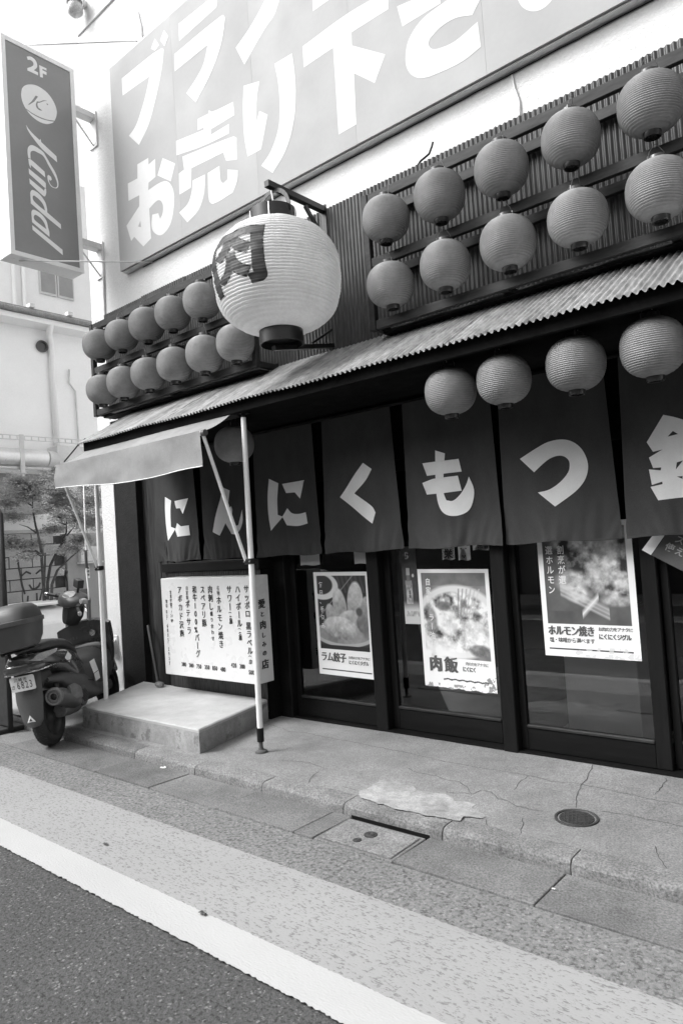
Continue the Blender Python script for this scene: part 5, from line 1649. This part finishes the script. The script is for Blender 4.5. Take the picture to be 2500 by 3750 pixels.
# seat
m = MB()
m.loft([(-0.18, 0, 0.785, 0.07, 0.02, 2.4), (-0.12, 0, 0.795, 0.115, 0.042, 2.6), (0.02, 0, 0.80, 0.130, 0.050, 2.7), (0.18, 0, 0.785, 0.130, 0.048, 2.6), (0.32, 0, 0.765, 0.120, 0.045, 2.5), (0.46, 0, 0.715, 0.105, 0.045, 2.4), (0.56, 0, 0.650, 0.080, 0.04, 2.3), (0.60, 0, 0.610, 0.05, 0.03, 2.2)], 24)
B(m, 'seat', 'sc_seat', smooth=True, auto=60)
# tail lamp and indicators
m = MB()
m.loft([(-0.352, 0, 0.672, 0.06, 0.024, 2.4), (-0.342, 0, 0.672, 0.105, 0.036, 2.6), (-0.28, 0, 0.670, 0.138, 0.044, 2.6), (-0.19, 0, 0.665, 0.148, 0.042, 2.6)], 24)
B(m, 'tail_lamp', 'lens_dark', smooth=True, auto=50)
for s_ in (-1, 1):
    m = MB()
    pts = [(-0.315, s_ * 0.085, 0.722), (-0.24, s_ * 0.142, 0.700), (-0.03, s_ * 0.174, 0.728), (0.02, s_ * 0.166, 0.752), (-0.20, s_ * 0.128, 0.755)]
    m.prism([(p[0], p[2]) for p in pts], lambda q: (q[0], [p for p in pts if p[0] == q[0]][0][1] * 1.03, q[1]), lambda q: (q[0], [p for p in pts if p[0] == q[0]][0][1] * 0.7, q[1]))
    B(m, 'indicator', 'lens', smooth=False, bevel=0.003)
    m = MB()
    m.tube([(-0.33, s_ * 0.06, 0.640), (-0.30, s_ * 0.12, 0.636), (-0.18, s_ * 0.156, 0.638), (0.07, s_ * 0.176, 0.640)], [0.005, 0.008, 0.008, 0.004], 8)
    B(m, 'trim_strip', 'steel', smooth=True)
# rear mudguard, flap, plate
def guard(u, v):
    y = (u - 0.5) * 2 * (0.105 - 0.035 * max(0, v - 0.55) / 0.45 - 0.03 * max(0, v - 0.9) / 0.1)
    z = 0.655 - 0.445 * v
    x = -0.228 - 0.045 * math.sin(v * 2.2) + 0.03 * (2 * u - 1) ** 2
    return (x, y, z)
m = MB()
m.grid(guard, 14, 22)
b0 = len(m.v)
m.grid(lambda u, v: (lambda p: (p[0] + 0.012, p[1], p[2]))(guard(u, v)), 14, 22)
gd = B(m, 'rear_mudguard', 'sc_mid', smooth=True)
m = MB()
m.loft([(-0.215, 0, 0.53, 0.09, 0.10, 2.6), (-0.15, 0, 0.55, 0.10, 0.09, 2.6), (-0.02, 0, 0.57, 0.10, 0.06, 2.6)], 18)
B(m, 'inner_mudguard', 'sc_black', smooth=True, auto=50)
m = MB()
pc, tilt_ = Vector((-0.292, 0.0, 0.560)), R(12)
def plate_pt(y, z, o=0.0):
    return (pc.x - o * math.cos(tilt_) + z * math.sin(tilt_) * -0.4, pc.y - y, pc.z + z)
cr = []
for (sx_, sz_) in ((1, 1), (-1, 1), (-1, -1), (1, -1)):
    for k in range(5):
        a = math.atan2(sz_, sx_) - math.pi / 4 + math.pi / 2 * k / 4
        cr.append((sx_ * 0.0830 + 0.012 * math.cos(a), sz_ * 0.0450 + 0.012 * math.sin(a)))
m.prism(cr, lambda p: plate_pt(p[0], p[1], 0.004), lambda p: plate_pt(p[0], p[1], -0.002))
pl = B(m, 'licence_plate', 'plate')
lettering('number', row("6823", -0.046, -0.047, 0.080, 0.0325, 0.0, 0.62), lambda p: plate_pt(p[0], p[1], 0.006), MT['menu_ink'], pl, local=True)
lettering('number', row("川崎市", -0.062, 0.018, 0.030, 0.036, 0.008), lambda p: plate_pt(p[0], p[1], 0.006), MT['grey_ink'], pl, local=True)
lettering('number', row("さ", -0.092, -0.035, 0.034, None, 0.010), lambda p: plate_pt(p[0], p[1], 0.006), MT['grey_ink'], pl, local=True)
m = MB()
tri, tri2 = [(0, 0.036), (-0.034, -0.022), (0.034, -0.022)], [(0, 0.012), (-0.013, -0.010), (0.013, -0.010)]
V, F = fill([tri, tri2], 0.2)
m.add([(guard(0.5 - x / 0.14, (0.655 - (0.275 + z)) / 0.445)[0] - 0.006, -x, 0.275 + z) for x, z in V], F)
B(m, 'triangle_mark', 'paper', gd)
# rear carrier and top box
m = MB()
for s_ in (-1, 1):
    m.tube([(0.0, s_ * 0.09, 0.765), (-0.12, s_ * 0.095, 0.80), (-0.36, s_ * 0.09, 0.805), (-0.40, s_ * 0.05, 0.800)], 0.011, 8)
m.tube([(-0.12, -0.095, 0.80), (-0.12, 0.095, 0.80)], 0.010, 8)
m.tube([(-0.30, -0.09, 0.805), (-0.30, 0.09, 0.805)], 0.010, 8)
m.tube([(-0.3, -0.06, 0.80), (-0.28, -0.06, 0.72)], 0.012, 8)
m.tube([(-0.3, 0.06, 0.80), (-0.28, 0.06, 0.72)], 0.012, 8)
B(m, 'rear_carrier', 'sc_black', smooth=True)
def vbox(name, mat, rings, par=None):
    """box lofted upwards: (z, x centre, half length, half width, power)"""
    m = MB()
    n = 36
    for (z, xc, hl, hw, p) in rings:
        for k in range(n):
            t = 2 * math.pi * k / n
            c_, s_ = math.cos(t), math.sin(t)
            m.v.append((xc + hl * math.copysign(abs(c_) ** (2 / p), c_), hw * math.copysign(abs(s_) ** (2 / p), s_), z))
    for i in range(len(rings) - 1):
        for k in range(n):
            m.f.append((i * n + k, i * n + (k + 1) % n, (i + 1) * n + (k + 1) % n, (i + 1) * n + k))
    m.f += [tuple(reversed(range(n))), tuple((len(rings) - 1) * n + k for k in range(n))]
    return B(m, name, mat, par, smooth=True, auto=38)
bx = vbox('top_box', 'sc_box', [(0.822, -0.29, 0.11, 0.11, 3.5), (0.835, -0.29, 0.15, 0.145, 4), (0.90, -0.29, 0.185, 0.172, 4.2), (1.0, -0.29, 0.20, 0.186, 4.2), (1.008, -0.29, 0.202, 0.188, 4.2)])
vbox('lid_seam', 'sc_mid', [(1.009, -0.29, 0.21, 0.197, 4.2), (1.04, -0.29, 0.211, 0.198, 4.2), (1.043, -0.29, 0.206, 0.193, 4.2)], bx)
vbox('lid', 'sc_box', [(1.044, -0.29, 0.203, 0.190, 4.0), (1.085, -0.285, 0.195, 0.184, 3.6), (1.125, -0.28, 0.178, 0.170, 3.2), (1.152, -0.275, 0.150, 0.144, 2.8), (1.165, -0.27, 0.105, 0.105, 2.5), (1.169, -0.27, 0.05, 0.055, 2.3)], bx)
# engine, fan cover, exhaust
m = MB()
m.loft([(0.02, -0.09, 0.25, 0.05, 0.05, 2.4), (0.12, -0.10, 0.27, 0.065, 0.085, 2.6), (0.28, -0.09, 0.29, 0.085, 0.115, 2.6), (0.42, -0.06, 0.29, 0.08, 0.10, 2.5), (0.52, -0.03, 0.29, 0.06, 0.07, 2.3)], 20)
en = B(m, 'engine', 'alu', smooth=True, auto=50)
m = MB()
m.lathe([(0.0, -0.012), (0.07, -0.010), (0.088, 0.0), (0.092, 0.03), (0.08, 0.035)], 26, (0, 0, 0), axis='y')
m.v = [(p[0] + 0.31, p[1] - 0.178, p[2] + 0.30) for p in m.v]
fc = B(m, 'fan_cover', 'sc_mid', en, smooth=True, auto=40)
m = MB()
for k in range(-4, 5):
    hl = math.sqrt(max(0, 0.055 ** 2 - (k * 0.012) ** 2))
    m.box(0.31 - hl, 0.31 + hl, -0.195, -0.189, 0.30 + k * 0.012 - 0.003, 0.30 + k * 0.012 + 0.003)
B(m, 'grille_slats', 'sc_black', en)
m = MB()
m.loft([(-0.20, -0.175, 0.402, 0.062, 0.062, 2), (-0.19, -0.175, 0.400, 0.070, 0.070, 2), (-0.05, -0.175, 0.365, 0.074, 0.074, 2), (0.12, -0.17, 0.305, 0.070, 0.070, 2), (0.20, -0.16, 0.275, 0.045, 0.045, 2), (0.30, -0.12, 0.23, 0.022, 0.022, 2), (0.42, -0.06, 0.20, 0.018, 0.018, 2)], 24)
mu = B(m, 'exhaust_silencer', 'sc_mid', smooth=True, auto=45)
m = MB()
m.lathe([(0.070, 0.02), (0.070, -0.006), (0.060, -0.016), (0.052, -0.014), (0.048, 0.0), (0.036, -0.002), (0.034, -0.014), (0.028, -0.014), (0.028, 0.05), (0, 0.05)], 26, (-0.20, -0.175, 0.402), axis='x')
B(m, 'end_cap', 'alu', mu, smooth=True, auto=40)
m = MB()
m.lathe([(0.0, 0.0), (0.0275, 0.0)], 18, (-0.200, -0.175, 0.402), axis='x')
B(m, 'outlet', 'black', mu)
m = MB()
m.loft([(-0.06, -0.235, 0.40, 0.014, 0.045, 2.6), (0.04, -0.240, 0.38, 0.016, 0.065, 2.6), (0.15, -0.230, 0.35, 0.015, 0.05, 2.6)], 14)
B(m, 'heat_shield', 'alu', mu, smooth=True, auto=50)
m = MB()
m.loft([(-0.02, 0.11, 0.24, 0.04, 0.06, 2.6), (0.2, 0.12, 0.26, 0.045, 0.08, 2.6), (0.45, 0.10, 0.28, 0.045, 0.08, 2.6)], 16)
B(m, 'drive_case', 'alu', smooth=True, auto=50)
m = MB()
m.tube([(0.30, 0.06, 0.20), (0.26, 0.16, 0.08), (0.24, 0.235, 0.035)], 0.011, 8)
m.tube([(0.05, 0.13, 0.24), (-0.02, 0.13, 0.45)], 0.018, 10)
m.tube([(0.05, -0.11, 0.24), (-0.02, -0.12, 0.48)], 0.018, 10)
B(m, 'side_stand', 'sc_black', smooth=True)
# front: fork, mudguard, steering head, handlebar
m = MB()
m.loft([(1.02, 0, 0.44, 0.06, 0.04, 2.3), (1.12, 0, 0.47, 0.085, 0.05, 2.5), (1.27, 0, 0.475, 0.085, 0.045, 2.5), (1.42, 0, 0.42, 0.07, 0.04, 2.4), (1.50, 0, 0.33, 0.05, 0.03, 2.3)], 18)
B(m, 'front_mudguard', 'sc_body', smooth=True, auto=50)
m = MB()
for s_ in (-1, 1):
    m.tube([(1.27, s_ * 0.075, 0.22), (1.14, s_ * 0.075, 0.62)], 0.02, 10)
B(m, 'front_fork', 'sc_black', smooth=True)
m = MB()
m.loft([(1.18, 0, 0.75, 0.12, 0.12, 2.6), (1.24, 0, 0.72, 0.09, 0.09, 2.4), (1.27, 0, 0.70, 0.04, 0.04, 2.2)], 18)
B(m, 'front_cowl', 'sc_body', smooth=True, auto=50)
def TB(m, name, mat, par=None, **k):
    m.v = [tuple(tf(p)) for p in m.v]
    return B(m, name, mat, par, **k)
m = MB()
m.loft([(0.925, 0, 0.955, 0.055, 0.11, 2.5), (0.97, 0, 0.95, 0.075, 0.13, 2.6), (1.04, 0, 0.95, 0.07, 0.13, 2.5), (1.09, 0, 0.97, 0.045, 0.09, 2.3)], 20)
TB(m, 'steering_neck', 'sc_black', smooth=True, auto=50)
m = MB()
m.loft([(0.885, 0, 1.045, 0.09, 0.03, 2.5), (0.91, 0, 1.065, 0.135, 0.048, 2.6), (0.98, 0, 1.085, 0.165, 0.052, 2.7), (1.06, 0, 1.095, 0.150, 0.05, 2.6), (1.12, 0, 1.075, 0.10, 0.045, 2.4), (1.15, 0, 1.05, 0.05, 0.03, 2.2)], 26)
hc = TB(m, 'handlebar_cowl', 'sc_mid', smooth=True, auto=55)
m = MB()
V, F = fill([[(0.078 * math.cos(a), 0.058 * math.sin(a)) for a in np.linspace(0, 2 * math.pi, 28)[:-1]]], 0.03)
m.add([(0.945 + y * 0.86, x, 1.127 + y * 0.45) for x, y in V], F)
TB(m, 'speedometer', 'lens', hc, smooth=True)
for s_ in (-1, 1):
    m = MB()
    m.tube([(0.985, s_ * 0.14, 1.065), (0.95, s_ * 0.22, 1.06), (0.925, s_ * 0.235, 1.058)], 0.022, 10)
    m.tube([(0.95, s_ * 0.19, 1.06), (0.90, s_ * 0.345, 1.045)], [0.018, 0.0165], 12)
    g = TB(m, 'handlebar_grip', 'sc_black', smooth=True, auto=45)
    m = MB()
    m.tube([(0.9, s_ * 0.345, 1.045), (0.891, s_ * 0.372, 1.042)], 0.0185, 12)
    TB(m, 'bar_end', 'steel', g, smooth=True, auto=40)
    m = MB()
    m.tube([(1.0, s_ * 0.19, 1.07), (1.0, s_ * 0.25, 1.06), (0.965, s_ * 0.36, 1.045)], [0.008, 0.008, 0.006], 8)
    TB(m, 'brake_lever', 'steel', g, smooth=True)
m = MB()
m.tube([(1.0, 0.15, 1.09), (1.01, 0.20, 1.20), (1.0, 0.23, 1.26)], 0.006, 8)
mi = TB(m, 'mirror_stalk', 'sc_black', smooth=True)
m = MB()
m.loft([(0.975, 0.255, 1.285, 0.062, 0.036, 2.8), (0.985, 0.255, 1.285, 0.066, 0.04, 2.8), (1.01, 0.255, 1.285, 0.05, 0.03, 2.6)], 20)
TB(m, 'mirror', 'sc_black', mi, smooth=True, auto=45)
m = MB()
m.loft([(0.972, 0.255, 1.285, 0.056, 0.031, 2.8), (0.9745, 0.255, 1.285, 0.057, 0.032, 2.8)], 20)
TB(m, 'mirror_glass', 'steel', mi, smooth=True, auto=45)
m = MB()
m.tube([(1.03, 0.0, 1.12), (1.03, 0.0, 1.19)], 0.012, 8)
m.box(1.0, 1.06, -0.05, 0.05, 1.19, 1.27)
TB(m, 'phone_holder', 'sc_black', bevel=0.01)
m = MB()
m.loft([(0.97, -0.20, 1.11, 0.028, 0.022, 2.6), (1.0, -0.20, 1.115, 0.034, 0.026, 2.6), (1.03, -0.20, 1.11, 0.028, 0.02, 2.6)], 14)
TB(m, 'brake_reservoir', 'lens', smooth=True, auto=50)

for (x0_, x1_, z0_, z1_) in ((-0.16, 0.40, 0.655, 0.60), (0.46, 0.62, 0.40, 0.36)):
    m = MB()
    m.tube([(x0_ + (x1_ - x0_) * k / 8, -(0.158 + 0.020 * math.sin(math.pi * k / 8)), z0_ + (z1_ - z0_) * k / 8) for k in range(9)], 0.0035, 6)
    B(m, 'panel_joint', 'black', smooth=True)

# ================================================================== LEFT EDGE AND BACKGROUND
o = thing('standing_panel', (-6.35, 2.72, 0.0), 'dark upright panel at the left edge of the picture, behind the scooter', 'panel')
m = MB()
m.box(-7.2, -6.205, 2.735, 2.775, 0.05, 1.93)
m.build('board', MT['sc_black'], o, bevel=0.015)
m = MB()
m.tube([(-6.215, 2.75, 0.03), (-6.215, 2.75, 1.93), (-6.25, 2.75, 1.96), (-7.2, 2.75, 1.97)], 0.022, 10)
m.build('frame', MT['sc_black'], o, smooth=True)
m = MB()
m.box(-7.2, -6.22, 2.62, 2.88, 0.006, 0.05)
m.build('base', MT['sc_black'], o, bevel=0.008)

nb = thing('neighbour_building', (-12.3, 8, 0.05), 'pale rendered building behind the tree with a tiled roof edge', 'building')
m = MB()
m.box(-16, -11.9, -1.0, 16, 0.05, 5.75)
m.build('wall', MT['wall_far'], nb)
rf = MB()
rf.add([(-11.45, -1.4, 5.86), (-11.45, 16.4, 5.86), (-15, 16.4, 7.0), (-15, -1.4, 7.0), (-11.45, -1.4, 5.82), (-11.45, 16.4, 5.82), (-15, 16.4, 6.96), (-15, -1.4, 6.96)],
       [(0, 1, 2, 3), (7, 6, 5, 4), (0, 4, 5, 1), (1, 5, 6, 2), (2, 6, 7, 3), (3, 7, 4, 0)])
roof = rf.build('roof', MT['tile'], nb)
m = MB()
m.box(-11.9, -11.52, -1.2, 16, 5.66, 5.752)
m.build('eave_board', MT['wall_far'], nb)
m = MB()
m.tube([(-11.47, -1.2, 5.80), (-11.47, 16, 5.80)], 0.05, 10)
m.build('rain_gutter', MT['tile'], nb, smooth=True)
for k in range(22):
    m = MB()
    y = -0.6 + k * 0.7
    m.box(-11.52, -11.40, y, y + 0.09, 5.864, 5.93)
    m.build('roof_cleat', MT['light_metal'], roof)
m = MB()
m.tube([(-11.55, 6.15, 5.70), (-11.75, 6.2, 5.55), (-11.84, 6.28, 5.42), (-11.84, 6.30, 2.4)], 0.055, 12)
m.build('down_pipe', MT['wall_far'], nb, smooth=True)
MB().lathe([(0.0, 0.0), (0.10, 0.0), (0.11, 0.05), (0.08, 0.06), (0.08, 0.02), (0, 0.02)], 18, (-11.899, 6.12, 5.35), axis='x').build('vent', MT['sc_mid'], nb, smooth=True, auto=40)
m = MB()
m.tube([(-11.86, 6.62, 5.0), (-11.86, 6.60, 4.75), (-11.86, 6.72, 4.6), (-11.86, 6.74, 2.6)], 0.016, 8)
m.build('thin_pipe', MT['light_metal'], nb, smooth=True)

fb = thing('far_building', (-20, 10, 0.05), 'taller white building far behind the projecting sign', 'building')
m = MB()
m.box(-26, -16.6, 2, 24, 0.05, 11.5)
m.build('wall', MT['wall_far'], fb)
for y0 in (8.55, 9.03):
    m = MB()
    m.box(-16.6, -16.54, y0 + 0.01, y0 + 0.45, 8.25, 9.3)
    w_ = m.build('window', MT['light_metal'], fb)
    m = MB()
    m.box(-16.545, -16.535, y0 + 0.04, y0 + 0.42, 8.30, 9.26)
    m.build('pane', MT['grey_panel'], w_)
for y0 in (7.9, 8.15):
    m = MB()
    m.tube([(-16.55, y0, 0.5), (-16.55, y0, 9.8)], 0.05, 8)
    m.build('rain_pipe', MT['wall_far'], fb, smooth=True)

dk = thing('air_duct', (-11.3, 4, 3.1), 'fat pale metal duct crossing in front of the neighbouring wall', 'duct')
m = MB()
m.tube([(-11.42, 2.0, 3.235), (-11.42, 5.85, 3.235)], 0.15, 24)
m.build('pipe', MT['duct'], dk, smooth=True, auto=50)
m = MB()
m.tube([(-11.42, 5.851, 3.235), (-11.45, 5.98, 3.23), (-11.6, 6.05, 3.22), (-11.9, 6.06, 3.22)], 0.147, 22)
m.build('flexible_elbow', MT['light_metal'], dk, smooth=True, auto=50)
m = MB()
for y in (3.1, 5.35):
    m.box(-11.30, -11.265, y, y + 0.07, 2.95, 3.6)
    m.box(-11.9, -11.28, y + 0.01, y + 0.06, 2.90, 2.95)
m.build('strap', MT['light_metal'], dk)
m = MB()
m.tube([(-11.36, 2.0, 3.05), (-11.36, 5.9, 3.05)], 0.028, 10)
m.build('thin_pipe', MT['light_metal'], dk, smooth=True)
tr = thing('cable_ladder', (-11.3, 5, 3.55), 'pale cable ladder running above the air duct', 'cable ladder')
m = MB()
for z in (3.55, 3.62):
    m.bar((-11.5, 2.0, z), (-11.5, 6.9, z), 0.02, 0.014)
m.build('rail', MT['light_metal'], tr)
m = MB()
for k in range(40):
    m.box(-11.51, -11.49, 2.0 + k * 0.122, 2.012 + k * 0.122, 3.557, 3.613)
m.build('rung', MT['light_metal'], tr)
pb = thing('grey_plant_box', (-11.6, 6.7, 2.9), 'pale grey equipment housing at the end of the air duct', 'box')
m = MB()
m.box(-11.88, -11.5, 6.12, 7.3, 2.92, 3.50)
m.build('housing', MT['light_metal'], pb, bevel=0.01)
m = MB()
m.box(-11.88, -11.7, 4.0, 5.9, 2.3, 3.0)
m.build('lower_housing', MT['grey_panel'], pb, bevel=0.01)

bw = thing('block_wall', (-11.5, 5, 0.05), 'concrete block wall with a sprayed face, behind the scooter', 'wall')
m = MB()
m.box(-11.62, -11.515, 3.2, 6.14, 0.05, 1.905)
m.build('mortar', MT['iron'], bw)
pb_ = MB()
pb_.box(-0.05, 0.0, 0.007, 0.383, 0.007, 0.183)
blk = pb_.build('block', MT['block'], bw, bevel=0.005, local=True)
first = True
for r_ in range(10):
    for k in range(9):
        y = 6.14 - 0.39 * (k + 1) + (0.195 if r_ % 2 else 0.0)
        if y + 0.39 > 6.15:
            continue
        if y < 3.2:
            continue
        o = blk if first else blk.copy()
        if not first:
            C.objects.link(o)
        first = False
        o.parent = bw
        o.location = Vector((-11.455 - random.uniform(0, 0.004), y, 0.055 + 0.19 * r_)) - Vector((-11.5, 5, 0.05))
m = MB()
m.box(-11.66, -11.43, 3.2, 6.14, 1.96, 2.02)
m.build('coping', MT['block'], bw, bevel=0.008)
g = [[(5.30, 1.62), (5.32, 1.4), (5.36, 1.1), (5.40, 0.95)], [(5.33, 1.63), (5.45, 1.66), (5.62, 1.66), (5.70, 1.60)], [(5.78, 1.62), (5.76, 1.3), (5.74, 1.1)], [(5.36, 1.26), (5.44, 1.32), (5.52, 1.28)], [(5.60, 1.27), (5.68, 1.33), (5.76, 1.28)], [(5.48, 1.10), (5.52, 1.03), (5.58, 1.02), (5.64, 1.06), (5.67, 1.12)], [(5.45, 0.92), (5.43, 0.75)], [(5.60, 0.95), (5.60, 0.72)], [(5.72, 0.98), (5.78, 0.78)], [(5.70, 1.0), (5.64, 0.80)]]
for pl_ in g:
    m = MB()
    pts = []
    for i in range(len(pl_) - 1):
        a, b = Vector(pl_[i]), Vector(pl_[i + 1])
        for j in range(6):
            pts.append(a.lerp(b, j / 6))
    pts.append(Vector(pl_[-1]))
    for i, p in enumerate(pts):
        d = (pts[min(i + 1, len(pts) - 1)] - pts[max(i - 1, 0)]).normalized()
        w = 0.016 + 0.006 * noise.noise(Vector((p.x * 9, p.y * 9, 0)))
        m.v += [(-11.4535, p.x - d.y * w, p.y + d.x * w), (-11.4535, p.x + d.y * w, p.y - d.x * w)]
    m.f = [(2 * i, 2 * i + 1, 2 * i + 3, 2 * i + 2) for i in range(len(pts) - 1)]
    m.build('spray_line', MT['graffiti'], bw)
gp = thing('service_wall', (-11.45, 6.7, 0.05), 'flat grey service wall right of the block wall', 'wall')
m = MB()
m.box(-11.62, -11.42, 6.15, 8.6, 0.05, 1.93)
m.build('panel', MT['grey_panel'], gp, bevel=0.008)
mb_ = thing('meter_cabinet', (-11.35, 6.5, 1.45), 'small pale meter cabinet on the grey service wall', 'cabinet')
m = MB()
m.box(-11.418, -11.32, 6.36, 6.75, 1.42, 1.68)
m.build('box', MT['light_metal'], mb_, bevel=0.006)
m = MB()
m.box(-11.418, -11.30, 6.33, 6.78, 1.385, 1.415)
m.build('ledge', MT['light_metal'], mb_)
sg = thing('wall_notice', (-11.41, 6.5, 1.15), 'tiny vertical notice plate below the meter cabinet', 'notice')
m = MB()
m.box(-11.418, -11.41, 6.50, 6.56, 1.12, 1.34)
m.build('plate', MT['paper'], sg)
lettering('writing', column("禁煙場", 6.53, 1.325, 0.05, 0.06, 0.02), lambda p: (-11.408, p[0], p[1]), MT['menu_ink'], sg)

wb = thing('white_bin', (-9.6, 4.9, 0.06), 'pale storage bin with a sloping lid behind the scooter', 'bin')
m = MB()
m.prism([(-10.1, 0.08), (-9.35, 0.08), (-9.35, 0.62), (-9.5, 0.80), (-10.1, 0.86)], lambda p: (p[0], 4.0, p[1]), lambda p: (p[0], 5.05, p[1]))
m.build('body', MT['white_paint'], wb, bevel=0.02)
m = MB()
m.box(-10.12, -9.42, 3.98, 5.07, 0.861, 0.90)
m.build('lid', MT['white_paint'], wb, bevel=0.012)
m = MB()
m.box(-10.08, -9.37, 4.03, 5.02, 0.058, 0.079)
m.build('base', MT['sc_black'], wb)
bb = thing('menu_board', (-8.2, 4.75, 0.06), 'dark framed board with a white sheet standing behind the handlebar', 'board')
m = MB()
for (y0, y1, z0, z1) in ((4.36, 4.40, 0.06, 1.10), (4.645, 4.685, 0.06, 1.10), (4.4005, 4.6445, 1.03, 1.10), (4.4005, 4.6445, 0.25, 0.31)):
    m.box(-8.22, -8.18, y0, y1, z0, z1)
m.build('frame', MT['sc_mid'], bb, bevel=0.004)
m = MB()
m.box(-8.215, -8.20, 4.4005, 4.6445, 0.3105, 1.0295)
m.build('sheet', MT['paper'], bb)

# ---- small garden tree
tree = thing('garden_tree', (-9.95, 5.0, 0.06), 'small feathery garden tree in front of the block wall', 'tree')
m = MB()
for i, pl_ in enumerate(TREE_LIMBS):
    pts = [Vector(p) for p in pl_]
    cx = sum(p.x for p in pts) / len(pts)
    if len(pts) > 5:
        pts = [Vector((pts[0].x + 0.03, pts[0].y, 0.05))] + pts
    # keep each limb in one slim fan instead of zig-zagging in depth
    k = len(pts)
    r0 = 0.030 if k > 5 else 0.013
    sm = [pts[0]] + [(pts[j - 1] + pts[j] * 2 + pts[j + 1]) / 4 for j in range(1, k - 1)] + [pts[-1]]
    m.tube(sm, [r0 * (1 - 0.82 * j / (k - 1)) for j in range(k)], 8)
m.build('trunk', MT['bark'], tree, smooth=True)
m = MB()
tw = MB()
for (x, y, z, rx, rz) in TREE_CLUMPS:
    c0 = Vector((x, y, z))
    for k in range(int(320 + 2300 * rx * rz * 22)):
        d = Vector((random.gauss(0, 0.55), random.gauss(0, 0.55), random.gauss(0, 0.55)))
        p = c0 + Vector((d.x * rx * 1.3, d.y * rx * 1.3, d.z * rz - 0.25 * rz * (d.x * d.x + d.y * d.y)))
        a = random.uniform(0, 2 * math.pi)
        L_ = random.uniform(0.022, 0.048)
        W_ = L_ * random.uniform(0.28, 0.42)
        ax = Vector((math.cos(a), math.sin(a), random.uniform(-0.45, 0.25))).normalized()
        sd = ax.cross(Vector((random.uniform(-0.4, 0.4), random.uniform(-0.4, 0.4), 1))).normalized()
        up = sd.cross(ax)
        m.add([p, p + ax * L_ * 0.5 + sd * W_ + up * 0.006, p + ax * L_, p + ax * L_ * 0.5 - sd * W_ + up * 0.006], [(0, 1, 2, 3)])
    for k in range(5):
        a = random.uniform(0, 2 * math.pi)
        tw.tube([c0 + Vector((-0.2 * math.cos(a) * rx, -0.2 * math.sin(a) * rx, -rz * 0.5)), c0 + Vector((rx * 0.9 * math.cos(a), rx * 0.9 * math.sin(a), random.uniform(-0.3, 0.3) * rz))], [0.006, 0.002], 4)
m.build('crown', MT['leaf'], tree)
tag(tw.build('twigs', MT['bark'], tree), kind='stuff')
